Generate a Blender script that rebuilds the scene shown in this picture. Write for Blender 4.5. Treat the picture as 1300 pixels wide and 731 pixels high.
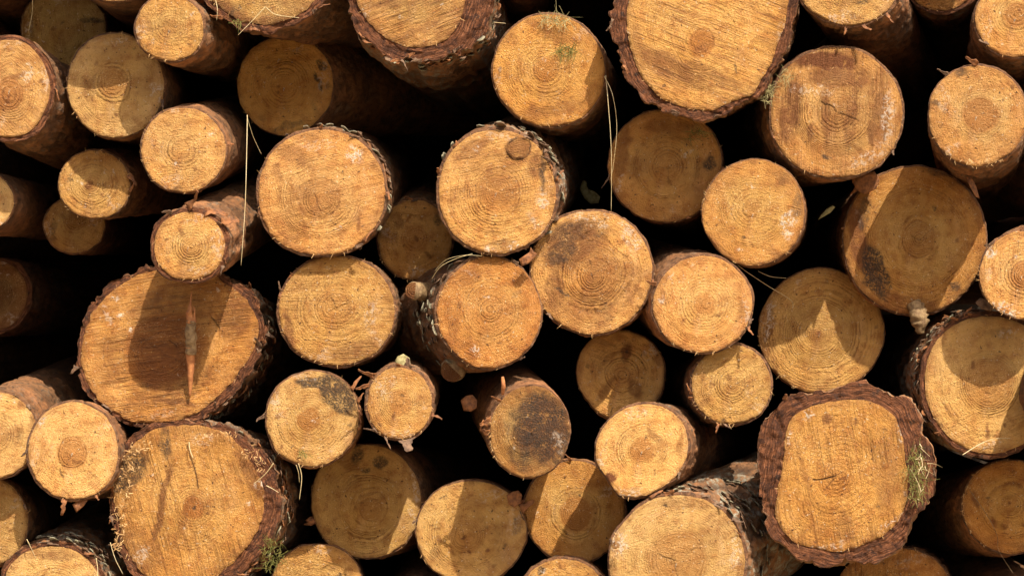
import bpy, math, random
import numpy as np
from mathutils import Vector

for o in list(bpy.data.objects):
    bpy.data.objects.remove(o)
SC = bpy.context.scene
COL = SC.collection
R = math.radians

# ------------------------------------------------------------------ camera, light, exposure
S = 0.0012            # metres per photograph pixel on the front plane of the stack (y = 0)
D = 3.2               # camera distance to that plane
H = 0.62              # camera height
cam = bpy.data.cameras.new('camera')
cam.sensor_width = 36.0
cam.lens = 36.0 * D / (1300 * S)
cam.clip_end = 3000
co = bpy.data.objects.new('camera', cam)
COL.objects.link(co)
co.location = (0, -D, H)
co.rotation_euler = (R(90), 0, 0)
SC.camera = co

SUN = Vector((-0.34, 0.80, -1.0)).normalized()      # the way the sunlight travels
sun_el = math.asin(-SUN.z)
sun_az = math.atan2(-SUN.x, -SUN.y)
w = bpy.data.worlds.new('World')
SC.world = w
w.use_nodes = True
nt = w.node_tree
sky = nt.nodes.new('ShaderNodeTexSky')
sky.sky_type = 'NISHITA'
sky.sun_disc = False
sky.sun_elevation = sun_el
sky.sun_rotation = sun_az
sky.dust_density = 6.0
sky.ozone_density = 0.0
nt.links.new(sky.outputs[0], nt.nodes['Background'].inputs[0])
nt.nodes['Background'].inputs[1].default_value = 0.125
sl = bpy.data.lights.new('sun', 'SUN')
sl.energy = 5.0
sl.angle = R(0.5)
sl.color = (1.0, 0.89, 0.72)
so = bpy.data.objects.new('sun', sl)
COL.objects.link(so)
so.rotation_euler = SUN.to_track_quat('-Z', 'Y').to_euler()
so.location = (1, -3, 4)
SC.view_settings.view_transform = 'Standard'
SC.view_settings.look = 'None'
SC.view_settings.gamma = 1.0
SC.view_settings.exposure = 0.52
SC.render.engine = 'CYCLES'
SC.cycles.use_denoising = True
SC.cycles.denoising_prefilter = 'ACCURATE'
SC.cycles.max_bounces = 6
SC.cycles.diffuse_bounces = 4

# ------------------------------------------------------------------ helpers
def at(px, py, y):
    k = S * (y + D) / D
    return Vector(((px - 650) * k, y, H + (365.5 - py) * k))

def pxm(y):
    return S * (y + D) / D

def _h(ix, iy, iz, seed):
    v = (ix.astype(np.int64) * 374761393 + iy.astype(np.int64) * 668265263
         + iz.astype(np.int64) * 1274126177 + seed * 974634777) & 0xffffffff
    v = ((v ^ (v >> 13)) * 1274126177) & 0xffffffff
    v = ((v ^ (v >> 16)) * 2246822519) & 0xffffffff
    v = v ^ (v >> 15)
    return (v & 0xffffff) / float(0x7fffff) - 1.0

def vn(x, y, z=0.0, seed=0):
    x = np.asarray(x, float); y = np.asarray(y, float) + 0 * x; z = np.asarray(z, float) + 0 * x
    ix, iy, iz = np.floor(x), np.floor(y), np.floor(z)
    fx, fy, fz = x - ix, y - iy, z - iz
    fx = fx * fx * (3 - 2 * fx); fy = fy * fy * (3 - 2 * fy); fz = fz * fz * (3 - 2 * fz)
    r = 0
    for dx in (0, 1):
        for dy in (0, 1):
            for dz in (0, 1):
                wgt = (fx if dx else 1 - fx) * (fy if dy else 1 - fy) * (fz if dz else 1 - fz)
                r = r + wgt * _h(ix + dx, iy + dy, iz + dz, seed)
    return r

def fbm(x, y, z=0.0, seed=0, o=3):
    a, s, r = 0.6, 1.0, 0
    for i in range(o):
        r = r + a * vn(np.asarray(x) * s, np.asarray(y) * s, np.asarray(z) * s, seed + i * 17)
        a *= 0.5; s *= 2.03
    return r

def sstep(a, b, x):
    t = np.clip((x - a) / (b - a), 0, 1)
    return t * t * (3 - 2 * t)

def mesh_np(name, V, F, mat, parent=None, attrs=None, smooth=True, loc=None):
    """V (n,3) array, F list/array of faces; one mesh object"""
    me = bpy.data.meshes.new(name)
    V = np.ascontiguousarray(V, dtype=np.float32)
    if isinstance(F, np.ndarray):
        k = F.shape[1]
        me.vertices.add(len(V)); me.vertices.foreach_set('co', V.ravel())
        me.loops.add(F.size); me.loops.foreach_set('vertex_index', F.astype(np.int32).ravel())
        me.polygons.add(len(F))
        me.polygons.foreach_set('loop_start', np.arange(0, F.size, k, dtype=np.int32))
        me.polygons.foreach_set('loop_total', np.full(len(F), k, dtype=np.int32))
        me.update(calc_edges=True)
    else:
        me.from_pydata([tuple(v) for v in V.tolist()], [], F)
    if smooth:
        me.polygons.foreach_set('use_smooth', np.ones(len(me.polygons), dtype=bool))
    for k, a in (attrs or {}).items():
        a = np.asarray(a, dtype=np.float32)
        if a.ndim == 1:
            at_ = me.attributes.new(k, 'FLOAT', 'POINT'); at_.data.foreach_set('value', np.ascontiguousarray(a))
        elif a.shape[1] == 3:
            at_ = me.attributes.new(k, 'FLOAT_VECTOR', 'POINT'); at_.data.foreach_set('vector', np.ascontiguousarray(a).ravel())
        else:
            at_ = me.attributes.new(k, 'FLOAT_COLOR', 'POINT'); at_.data.foreach_set('color', np.ascontiguousarray(a).ravel())
    me.materials.append(mat)
    o = bpy.data.objects.new(name, me)
    COL.objects.link(o)
    if parent is not None:
        o.parent = parent
    if loc is not None:
        o.location = loc
    return o

def tag(o, label, cat, group=None, kind=None):
    o['label'] = label; o['category'] = cat
    if group: o['group'] = group
    if kind: o['kind'] = kind
    return o

def grid_faces(nr, nc, wrap=True):
    i = np.arange(nr - 1)[:, None]; j = np.arange(nc if wrap else nc - 1)[None, :]
    j2 = (j + 1) % nc
    a = i * nc + j; b = i * nc + j2; c = (i + 1) * nc + j2; d = (i + 1) * nc + j
    return np.stack([a, b, c, d], -1).reshape(-1, 4)

# ------------------------------------------------------------------ materials
class NB:
    def __init__(s, name):
        s.m = bpy.data.materials.new(name); s.m.use_nodes = True
        s.t = s.m.node_tree; s.bsdf = s.t.nodes['Principled BSDF']
    def n(s, typ, **kw):
        nd = s.t.nodes.new(typ)
        for k, v in kw.items(): setattr(nd, k, v)
        return nd
    def link(s, a, b): s.t.links.new(a, b)
    def val(s, nd, sock, v):
        if isinstance(v, (int, float)): nd.inputs[sock].default_value = v
        elif isinstance(v, (tuple, list)):
            nd.inputs[sock].default_value = tuple(v) + ((1.0,) if len(v) == 3 and nd.inputs[sock].type == 'RGBA' else ())
        else: s.link(v, nd.inputs[sock])
    def math(s, op, a, b=0.0, c=None, clamp=False):
        nd = s.n('ShaderNodeMath', operation=op, use_clamp=clamp)
        s.val(nd, 0, a); s.val(nd, 1, b)
        if c is not None: s.val(nd, 2, c)
        return nd.outputs[0]
    def attr(s, name, out='Fac'):
        nd = s.n('ShaderNodeAttribute', attribute_name=name)
        return nd.outputs[out]
    def mix(s, f, a, b, mode='MIX'):
        nd = s.n('ShaderNodeMix', data_type='RGBA', blend_type=mode)
        s.val(nd, 0, f); s.val(nd, 6, a); s.val(nd, 7, b)
        return nd.outputs[2]
    def noise(s, vec, scale, detail=2.0, rough=0.55, dist=0.0):
        nd = s.n('ShaderNodeTexNoise'); s.val(nd, 'Vector', vec)
        nd.inputs['Scale'].default_value = scale; nd.inputs['Detail'].default_value = detail
        nd.inputs['Roughness'].default_value = rough; nd.inputs['Distortion'].default_value = dist
        return nd.outputs['Fac']
    def ramp(s, f, a, b):
        nd = s.n('ShaderNodeMapRange', clamp=True); nd.interpolation_type = 'SMOOTHSTEP'
        s.val(nd, 0, f); s.val(nd, 1, a); s.val(nd, 2, b)
        return nd.outputs[0]
    def mapping(s, vec, scale):
        nd = s.n('ShaderNodeVectorMath', operation='MULTIPLY'); s.val(nd, 0, vec); nd.inputs[1].default_value = scale
        return nd.outputs[0]
    def sep(s, c):
        nd = s.n('ShaderNodeSeparateColor'); s.link(c, nd.inputs[0]); return nd.outputs

def wood_material():
    b = NB('end_grain')
    gv = b.n('ShaderNodeTexCoord').outputs['Object']
    ring = b.attr('ring'); heart = b.attr('heart')
    mk = b.n('ShaderNodeAttribute', attribute_name='marks')
    mold, brown, white = b.sep(mk.outputs['Color'])[:3]; crack = mk.outputs['Alpha']
    tone = b.attr('tone', 'Color'); saw = b.attr('saw', 'Vector'); fz = b.attr('fuzz')
    # fine grain
    g1 = b.noise(gv, 340, 3, 0.75)
    g2 = b.noise(gv, 680, 2, 0.7)
    g3 = b.noise(gv, 60, 4, 0.6)
    g4 = b.noise(gv, 14, 3, 0.6)
    # late wood lines
    ph = b.math('ADD', ring, b.math('MULTIPLY', b.math('SUBTRACT', g1, 0.5), 0.55))
    ph = b.math('ADD', ph, b.math('MULTIPLY', b.math('SUBTRACT', b.noise(gv, 130, 2, 0.5), 0.5), 0.5))
    fr = b.math('FRACT', ph)
    late = b.ramp(fr, 0.45, 0.97)
    late = b.math('MULTIPLY', late, b.ramp(fr, 1.0, 0.965))
    rstr = b.attr('ringstr')
    late = b.math('MULTIPLY', late, rstr)
    lstr = b.math('MULTIPLY', late, b.ramp(g3, 0.25, 0.7))
    # saw lines
    sm = b.mapping(saw, (520.0, 16.0, 0.0))
    sawn = b.noise(sm, 1.0, 2, 0.6)
    sstr = b.n('ShaderNodeSeparateXYZ'); b.link(saw, sstr.inputs[0]); sstr = sstr.outputs[2]
    sawl = b.math('MULTIPLY', b.ramp(sawn, 0.52, 0.68), sstr)
    sband = b.noise(b.mapping(saw, (95.0, 7.0, 0.0)), 1.0, 3, 0.6)
    # colours
    c = b.mix(b.ramp(g4, 0.3, 0.72), (0.63, 0.380, 0.125), (0.56, 0.305, 0.082))
    c = b.mix(b.math('MULTIPLY', b.ramp(g3, 0.45, 0.72), 0.7), c, (0.39, 0.165, 0.042))
    g5 = b.noise(gv, 24, 5, 0.65, 0.8)
    c = b.mix(b.math('MULTIPLY', b.ramp(g5, 0.53, 0.72), 0.6), c, (0.66, 0.40, 0.17))
    c = b.mix(b.math('MULTIPLY', b.ramp(g5, 0.46, 0.30), 0.5), c, (0.33, 0.135, 0.036))
    c = b.mix(heart, c, (0.37, 0.150, 0.032))
    c = b.mix(b.math('MULTIPLY', lstr, 0.85), c, (0.235, 0.085, 0.020))
    c = b.mix(b.math('MULTIPLY', sawl, 0.55), c, (0.25, 0.105, 0.032))
    c = b.mix(b.math('MULTIPLY', b.math('MULTIPLY', b.ramp(sband, 0.52, 0.66), sstr), 0.75), c, (0.30, 0.125, 0.038))
    c = b.mix(b.math('MULTIPLY', b.math('MULTIPLY', b.ramp(sband, 0.46, 0.34), sstr), 0.5), c, (0.68, 0.41, 0.17))
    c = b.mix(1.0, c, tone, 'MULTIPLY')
    # pale fibres and dark pores
    c = b.mix(b.math('MULTIPLY', b.ramp(g2, 0.52, 0.72), b.ramp(g4, 0.7, 0.3)), c, (0.76, 0.50, 0.23))
    c = b.mix(b.math('MULTIPLY', b.ramp(g1, 0.46, 0.26), b.math('MULTIPLY', b.ramp(g3, 0.25, 0.7), 0.75)), c, (0.19, 0.075, 0.022))
    sp = b.noise(gv, 170, 1, 0.5)
    c = b.mix(b.math('MULTIPLY', b.ramp(sp, 0.715, 0.77), 0.8), c, (0.07, 0.03, 0.014))
    c = b.mix(b.math('MULTIPLY', b.ramp(b.noise(gv, 330, 2, 0.6), 0.66, 0.74), 0.65), c, (0.12, 0.05, 0.018))
    c = b.mix(b.math('MULTIPLY', b.ramp(b.noise(gv, 230, 2, 0.5), 0.67, 0.73), 0.55), c, (0.74, 0.62, 0.44))
    # stains
    br = b.math('MULTIPLY', brown, b.ramp(b.math('ADD', b.math('MULTIPLY', g3, 0.7), b.math('MULTIPLY', g1, 0.5)), 0.33, 0.60))
    c = b.mix(b.math('MULTIPLY', br, 0.85), c, (0.17, 0.058, 0.018))
    mo = b.math('MULTIPLY', b.ramp(b.math('ADD', mold, b.math('MULTIPLY', b.math('SUBTRACT', g5, 0.5), 1.7)), 0.12, 1.15), b.ramp(b.math('ADD', b.math('MULTIPLY', g3, 0.35), b.math('MULTIPLY', g1, 0.85)), 0.40, 0.66))
    mo = b.math('MULTIPLY', mo, b.ramp(mold, 0.0, 0.15))
    c = b.mix(b.math('MULTIPLY', mo, 0.92), c, (0.045, 0.031, 0.022))
    wh = b.math('MULTIPLY', white, b.ramp(b.noise(gv, 150, 4, 0.65, 0.8), 0.47, 0.60))
    c = b.mix(b.math('MULTIPLY', wh, 0.85), c, (0.72, 0.62, 0.52))
    c = b.mix(b.math('MULTIPLY', b.ramp(crack, 0.25, 0.8), 0.9), c, (0.045, 0.02, 0.010))
    b.link(c, b.bsdf.inputs['Base Color'])
    b.bsdf.inputs['Roughness'].default_value = 0.62
    b.bsdf.inputs['Specular IOR Level'].default_value = 0.32
    h = b.math('MULTIPLY', g1, 1.0)
    h = b.math('ADD', h, b.math('MULTIPLY', g2, 0.55))
    h = b.math('ADD', h, b.math('MULTIPLY', g3, 1.3))
    h = b.math('MULTIPLY', h, fz)
    h = b.math('ADD', h, b.math('MULTIPLY', late, 0.95))
    h = b.math('SUBTRACT', h, b.math('MULTIPLY', sawl, 1.3))
    h = b.math('ADD', h, b.math('MULTIPLY', b.math('MULTIPLY', sband, sstr), 2.0))
    h = b.math('SUBTRACT', h, b.math('MULTIPLY', crack, 1.5))
    bp = b.n('ShaderNodeBump'); bp.inputs['Strength'].default_value = 1.0; bp.inputs['Distance'].default_value = 0.0042
    b.link(h, bp.inputs['Height']); b.link(bp.outputs[0], b.bsdf.inputs['Normal'])
    return b.m

def bark_material():
    b = NB('pine_bark')
    gv = b.n('ShaderNodeTexCoord').outputs['Object']
    bk = b.n('ShaderNodeAttribute', attribute_name='bk')
    peel, lichen, cut = b.sep(bk.outputs['Color'])[:3]; dark = bk.outputs['Alpha']
    st = b.mapping(gv, (1.0, 0.45, 1.0))
    n1 = b.noise(st, 26, 5, 0.62, 0.6)
    n2 = b.noise(st, 120, 4, 0.65, 0.4)
    n3 = b.noise(gv, 520, 3, 0.65)
    n4 = b.noise(gv, 55, 3, 0.6)
    c = b.mix(b.ramp(n1, 0.35, 0.65), (0.20, 0.095, 0.042), (0.30, 0.150, 0.070))
    c = b.mix(b.math('MULTIPLY', b.ramp(n2, 0.47, 0.60), 0.85), c, (0.075, 0.040, 0.024))
    c = b.mix(b.math('MULTIPLY', b.ramp(n3, 0.57, 0.70), 0.5), c, (0.40, 0.23, 0.12))
    c = b.mix(b.math('MULTIPLY', b.ramp(n4, 0.55, 0.7), 0.5), c, (0.31, 0.225, 0.15))
    pc = b.mix(b.ramp(n2, 0.35, 0.7), (0.42, 0.19, 0.078), (0.27, 0.112, 0.048))
    c = b.mix(b.math('MULTIPLY', peel, b.ramp(n4, 0.30, 0.55)), c, pc)
    lc = b.mix(b.ramp(n2, 0.4, 0.6), (0.24, 0.225, 0.15), (0.36, 0.335, 0.265))
    c = b.mix(b.math('MULTIPLY', lichen, b.ramp(n2, 0.42, 0.62)), c, lc)
    c = b.mix(b.math('MULTIPLY', dark, 0.75), c, (0.045, 0.027, 0.019))
    cc = b.mix(b.ramp(n2, 0.3, 0.7), (0.175, 0.064, 0.026), (0.095, 0.034, 0.015))
    cc = b.mix(b.math('MULTIPLY', b.ramp(n3, 0.58, 0.75), 0.45), cc, (0.30, 0.135, 0.065))
    n5 = b.noise(b.mapping(gv, (1.0, 0.2, 1.0)), 38, 5, 0.7, 1.5)
    lay = b.attr('lay', 'Vector')
    l1 = b.noise(b.mapping(lay, (420.0, 38.0, 0.0)), 1.0, 4, 0.65)
    l2 = b.noise(b.mapping(lay, (60.0, 45.0, 0.0)), 1.0, 4, 0.7)
    cc = b.mix(b.math('MULTIPLY', b.ramp(l1, 0.53, 0.64), 0.7), cc, (0.050, 0.019, 0.010))
    cc = b.mix(b.math('MULTIPLY', b.ramp(l1, 0.44, 0.34), 0.5), cc, (0.25, 0.105, 0.045))
    cc = b.mix(b.math('MULTIPLY', b.ramp(l2, 0.56, 0.66), 0.85), cc, (0.035, 0.022, 0.017))
    cc = b.mix(b.math('MULTIPLY', b.ramp(l2, 0.36, 0.28), 0.6), cc, (0.30, 0.21, 0.15))
    cc = b.mix(b.math('MULTIPLY', b.ramp(n5, 0.54, 0.60), 0.75), cc, (0.045, 0.018, 0.011))
    cc = b.mix(b.math('MULTIPLY', b.ramp(n5, 0.42, 0.34), 0.4), cc, (0.19, 0.085, 0.045))
    cc = b.mix(b.math('MULTIPLY', b.ramp(n4, 0.60, 0.72), 0.7), cc, (0.07, 0.027, 0.016))
    c = b.mix(cut, c, cc)
    b.link(c, b.bsdf.inputs['Base Color'])
    b.bsdf.inputs['Roughness'].default_value = 0.8
    b.bsdf.inputs['Specular IOR Level'].default_value = 0.25
    h = b.math('ADD', b.math('MULTIPLY', n2, 2.2), b.math('MULTIPLY', n3, 0.7))
    h = b.math('ADD', h, b.math('MULTIPLY', n4, 1.5))
    h = b.math('SUBTRACT', h, b.math('MULTIPLY', cut, b.math('MULTIPLY', b.ramp(l1, 0.45, 0.66), 1.6)))
    bp = b.n('ShaderNodeBump'); bp.inputs['Strength'].default_value = 0.9; bp.inputs['Distance'].default_value = 0.0022
    b.link(h, bp.inputs['Height']); b.link(bp.outputs[0], b.bsdf.inputs['Normal'])
    return b.m

def plain(name, c1, c2, scale=90, rough=0.7, bump=0.3, translucent=0.0):
    b = NB(name)
    gv = b.n('ShaderNodeTexCoord').outputs['Object']
    f = b.noise(gv, scale, 4, 0.6)
    c = b.mix(b.ramp(f, 0.35, 0.65), c1, c2)
    b.link(c, b.bsdf.inputs['Base Color'])
    b.bsdf.inputs['Roughness'].default_value = rough
    b.bsdf.inputs['Specular IOR Level'].default_value = 0.3
    bp = b.n('ShaderNodeBump'); bp.inputs['Strength'].default_value = bump; bp.inputs['Distance'].default_value = 0.002
    b.link(b.noise(gv, scale * 3, 3), bp.inputs['Height']); b.link(bp.outputs[0], b.bsdf.inputs['Normal'])
    return b.m

M_WOOD = wood_material()
M_BARK = bark_material()
M_FIBRE = plain('torn_fibre', (0.62, 0.40, 0.18), (0.45, 0.25, 0.09), 60)
M_SHAV = plain('wood_shaving', (0.55, 0.36, 0.165), (0.34, 0.19, 0.075), 50)
M_FLAKE = plain('bark_flake_orange', (0.28, 0.115, 0.042), (0.13, 0.055, 0.026), 130, bump=.6)
M_FLAKE_GREY = plain('bark_flake_grey', (0.19, 0.115, 0.07), (0.085, 0.05, 0.032), 130, bump=.6)
M_SCALE = plain('lichen_scale', (0.30, 0.285, 0.20), (0.15, 0.125, 0.085), 110, bump=.7)
M_STRAW = plain('dry_straw', (0.62, 0.52, 0.32), (0.48, 0.38, 0.2), 40)
M_GREEN = plain('moss_green', (0.085, 0.095, 0.018), (0.19, 0.17, 0.045), 160)
M_LICHEN = plain('pale_lichen', (0.33, 0.29, 0.14), (0.20, 0.17, 0.07), 160)
M_ORANGE = plain('peeled_twig', (0.46, 0.20, 0.075), (0.30, 0.115, 0.045), 120)
M_TWIGBARK = plain('twig_bark', (0.28, 0.19, 0.095), (0.15, 0.09, 0.045), 150, bump=0.8)
M_RESIN = plain('white_resin', (0.70, 0.63, 0.52), (0.55, 0.45, 0.34), 200)
M_FILL_GROUND = plain('dry_ground', (0.30, 0.22, 0.125), (0.21, 0.15, 0.08), 3, 0.95)  # paled to bounce warm fill onto the shaded faces

# ------------------------------------------------------------------ added unseen terrain: pale front for fill, dark bank to close the gaps
xs = np.concatenate([np.linspace(-400, -6, 16), np.linspace(-5, 5, 41), np.linspace(6, 400, 16)])
ys = np.concatenate([np.linspace(-400, -6, 16), np.linspace(-5, 2, 43), np.linspace(2.1, 2.5, 17), np.linspace(2.7, 6, 20), np.linspace(7, 400, 16)])
X, Y = np.meshgrid(xs, ys)
Z = sstep(2.12, 2.3, Y) * 2.3 * sstep(400, 40, np.abs(X)) * sstep(60, 9, Y) + 0.012 * fbm(X * 3, Y * 3, 0, 5)
added_terrain = mesh_np('ground', np.stack([X, Y, Z], -1).reshape(-1, 3), grid_faces(len(ys), len(xs), False), M_FILL_GROUND)
added_terrain['kind'] = 'structure'
_t = M_FILL_GROUND.node_tree; _b = _t.nodes['Principled BSDF']           # bank and soil under the logs blackened so gaps stay dark
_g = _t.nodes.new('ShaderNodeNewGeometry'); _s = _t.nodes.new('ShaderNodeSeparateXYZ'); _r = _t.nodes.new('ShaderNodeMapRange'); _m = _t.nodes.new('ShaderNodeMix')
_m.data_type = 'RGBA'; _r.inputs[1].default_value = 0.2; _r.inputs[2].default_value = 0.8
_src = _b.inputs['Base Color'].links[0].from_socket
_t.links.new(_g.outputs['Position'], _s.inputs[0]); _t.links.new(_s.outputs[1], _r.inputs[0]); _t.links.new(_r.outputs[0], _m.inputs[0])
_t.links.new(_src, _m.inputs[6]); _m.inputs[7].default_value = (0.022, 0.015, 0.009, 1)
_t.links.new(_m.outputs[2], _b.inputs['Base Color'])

# ------------------------------------------------------------------ the logs
rng = random.Random(7)
LOGS = []

def outline(pts_or_e, c, rot, n, seed, rough, lump):
    """dense closed outline (n,2) in px, y up, relative to c"""
    th = np.linspace(0, 2 * math.pi, n, endpoint=False)
    if isinstance(pts_or_e, list):
        p = np.array(pts_or_e, float) - np.array(c); p[:, 1] *= -1
        a = np.arctan2(p[:, 1], p[:, 0]); r = np.hypot(p[:, 0], p[:, 1])
        o = np.argsort(a); a, r = a[o], r[o]
        a = np.concatenate([a - 2 * math.pi, a, a + 2 * math.pi]); r = np.tile(r, 3)
        tt = np.where(th > math.pi, th - 2 * math.pi, th)
        rr = np.interp(tt, a, r)
        k = max(3, n // 60) | 1
        rr = np.convolve(np.concatenate([rr[-k:], rr, rr[:k]]), np.ones(k) / k, 'same')[k:-k]
    else:
        rx, ry = pts_or_e
        t2 = th + R(rot)
        rr = 1 / np.sqrt((np.cos(t2) / rx) ** 2 + (np.sin(t2) / ry) ** 2)
        rr = rr * (1 + lump * fbm(np.cos(th) * 1.3, np.sin(th) * 1.3, 1.7, seed, 2))
    m = rr.mean()
    rr = rr + rough * fbm(np.cos(th) * m / 9, np.sin(th) * m / 9, 3.1, seed + 5, 3)
    return th, rr

def log(label, x, y, rx, ry, d, shift, **k):
    LOGS.append(dict(label=label, x=x, y=y, rx=rx, ry=ry, d=d, shift=shift, **k))

def seg_dist(X, Y, x0, y0, x1, y1):
    dx, dy = x1 - x0, y1 - y0
    L2 = dx * dx + dy * dy + 1e-9
    t = np.clip(((X - x0) * dx + (Y - y0) * dy) / L2, 0, 1)
    return np.hypot(X - x0 - t * dx, Y - y0 - t * dy), t

def build_log(q, idx):
    g = q.get
    seed = 101 + idx * 31
    rr_ = random.Random(seed)
    x, y, rx, ry, d = q['x'], q['y'], q['rx'], q['ry'], q['d']
    u = pxm(d)                                    # metres per px at this face
    low = g('low', False)
    out = out_ = g('outer')
    root = bpy.data.objects.new('log', None)
    COL.objects.link(root)
    root.empty_display_size = 0.05
    root.location = at(x, y, d)
    tag(root, q['label'], 'log', g('group', 'sawn pine logs in the stack'))
    rm = (rx + ry) / 2
    n = int(max(72, 2 * math.pi * rm / (2.1 if not low else 6)))
    # wood outline about the pith
    pith = g('pith', (x + rr_.uniform(-.14, .14) * rx, y + rr_.uniform(-.14, .14) * ry))
    po = np.array([pith[0] - x, -(pith[1] - y)])
    th0, r0 = outline(g('wood') or (rx, ry), (x, y), g('rot', 0), 720, seed, g('rough', 1.0), g('lump', 0.05))
    ox, oy = r0 * np.cos(th0), r0 * np.sin(th0)
    a = np.arctan2(oy - po[1], ox - po[0]); rp = np.hypot(ox - po[0], oy - po[1])
    o_ = np.argsort(a); a, rp = a[o_], rp[o_]
    th = np.linspace(-math.pi, math.pi, n, endpoint=False)
    rw = np.interp(th, np.concatenate([a - 2 * math.pi, a, a + 2 * math.pi]), np.tile(rp, 3))
    rs = np.interp(th, np.concatenate([a - 2 * math.pi, a, a + 2 * math.pi]), np.tile(rp, 3))
    kk = max(3, n // 10) | 1
    for _ in range(2):
        rs = np.convolve(np.concatenate([rs[-kk:], rs, rs[:kk]]), np.ones(kk) / kk, 'same')[kk:-kk]
    # ---- cut face
    step = 1.5 if not low else 6
    nr = int(max(8, rm / step))
    t = np.linspace(0.012, 1, nr)
    T, RW = np.meshgrid(t, rw, indexing='ij')
    TH = np.tile(th, (nr, 1))
    PX = T * RW * np.cos(TH) + po[0]; PY = T * RW * np.sin(TH) + po[1]
    dist = T * RW
    re = dist / np.tile(rs, (nr, 1)) * rs.mean()
    sp = g('spacing', 4.4)
    ph = re / sp + 2.2 * vn(re / (sp * 5.0), 0 * re, 0, seed + 3) + 0.5 * vn(re / (sp * 1.7), 0 * re, 0, seed + 2) \
        + 0.75 * fbm(PX / 34, PY / 34, 0, seed + 4, 2) + 0.2 * fbm(PX / 9, PY / 9, 0, seed + 6, 2)
    hr = g('heart', rm * rr_.uniform(.2, .36))
    nz = fbm(PX / 13, PY / 13, 0, seed + 8, 3)
    heart = (sstep(hr * 1.12 + 1.5, hr * 0.90 - 1.5, re + nz * 3.5) if hr > 0 else 0 * re) * g('hs', 0.7 if 'heart' in q else rr_.uniform(.3, .95))
    AX, AY = PX + x, y - PY                       # absolute photograph px
    wx = AX + 5 * fbm(PX / 11, PY / 11, 2, seed + 11, 3); wy = AY + 5 * fbm(PX / 11, PY / 11, 7, seed + 12, 3)
    marks = np.zeros(PX.shape + (4,))
    rim = sstep(0.86, 1.0, T + 0.10 * fbm(PX / 16, PY / 16, 4, seed + 15, 3))
    marks[..., 1] = np.maximum(g('rimbrown', 0.45) * rim, g('grime', rr_.uniform(.05, .3)) * sstep(-0.1, 0.5, fbm(PX / 40, PY / 40, 9, seed + 33, 3)))
    auto = []
    for _ in range(0 if low else rr_.randint(3, 7)):
        f_, b_ = math.sqrt(rr_.random()) * .93, rr_.uniform(0, 6.28)
        auto.append((rr_.choice(['mold', 'brown', 'brown', 'white']), x + rx * f_ * math.cos(b_), y + ry * f_ * math.sin(b_), rr_.uniform(2, 5), rr_.uniform(1.5, 4), rr_.uniform(0, 180), rr_.uniform(.5, .9)))
    for _ in range(0 if low else 5):
        f_, b_ = rr_.uniform(.75, .97), rr_.uniform(0, 6.28)
        auto.append((rr_.choice(['mold', 'brown', 'brown', 'white', 'white']), x + rx * f_ * math.cos(b_), y + ry * f_ * math.sin(b_), rr_.uniform(10, 26), rr_.uniform(4, 9), -math.degrees(b_) + 90, rr_.uniform(.25, .6)))
    for (ty, mx, my, ax_, ay_, rt, sg) in auto + g('marks', []):
        c_, s_ = math.cos(R(rt)), math.sin(R(rt))
        dx, dy = wx - mx, wy - my
        e = np.hypot((dx * c_ + dy * s_) / ax_, (-dx * s_ + dy * c_) / ay_)
        ch = {'mold': 0, 'brown': 1, 'white': 2, 'dark': 3}[ty]
        marks[..., ch] = np.maximum(marks[..., ch], sg * sstep(1.15, 0.55, e))
    hgt = 1.5 * fbm(PX / 45, PY / 45, 0, seed + 20, 2) * g('wavy', 1.0)
    for (cx0, cy0, cx1, cy1, cw) in g('cracks', []):
        ds, tt = seg_dist(AX + 1.6 * vn(PX / 8, PY / 8, 1, seed + 21), AY + 1.6 * vn(PX / 8, PY / 8, 5, seed + 22), cx0, cy0, cx1, cy1)
        f = (0.18 + 0.34 * min(cw, 1.5)) * sstep(cw * (0.75 - 0.4 * tt) + 0.75, cw * 0.25, ds)
        marks[..., 3] = np.maximum(marks[..., 3], f); hgt -= 2.5 * f
    for (kx, ky, kr) in g('knots', []):
        dk = np.hypot(wx * 0.6 + AX * 0.4 - kx, wy * 0.6 + AY * 0.4 - ky) * (1 + .08 * np.sin(2 * np.arctan2(AY - ky, AX - kx)))
        inn = dk < kr
        ph = np.where(inn, dk / 2.6, ph)
        hgt += 2.5 * sstep(kr * 1.0, kr * 0.85, dk)
        ringm = sstep(2.6, 0.4, np.abs(dk - kr)) * np.clip(.62 + .8 * fbm(PX / 9, PY / 9, 3, seed + 64, 2), .1, 1)
        marks[..., 3] = np.maximum(marks[..., 3], ringm * 0.9); hgt -= 2.0 * ringm
        marks[..., 1] = np.maximum(marks[..., 1], 0.85 * sstep(kr * 1.5, kr * .9, dk))
    # saw marks
    sa, ss = g('saw', (rr_.uniform(-35, 35) if rr_.random() < .5 else rr_.uniform(0, 180), rr_.uniform(.05, .38)))
    c_, s_ = math.cos(R(sa)), math.sin(R(sa))
    U = -PX * s_ + PY * c_ + 2.2 * fbm(PX / 60, PY / 60, 6, seed + 26, 2); V_ = PX * c_ + PY * s_
    sstr = ss * np.clip(0.65 + 0.9 * fbm(PX / 30, PY / 30, 3, seed + 27, 2), 0, 1.3)
    hgt += 0.6 * ss * vn(U / 3.0, V_ / 90, 0, seed + 28)
    for (sx0, sy0, ang, hh) in g('steps', []):    # ledges left by the saw
        q_ = (AX - sx0) * math.sin(R(ang)) - (AY - sy0) * math.cos(R(ang)) + 2 * vn(PX / 14, PY / 14, 2, seed + 29)
        hgt += hh * sstep(-1.2, 1.2, q_)
    hgt += 0.42 * vn(PX / 2.1, PY / 2.1, 0, seed + 30) * g('fuzz', 1.0)
    tl = g('tilt', (rr_.uniform(-.05, .05), rr_.uniform(-.05, .05)))
    hgt += PX * tl[0] + PY * tl[1]
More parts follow.
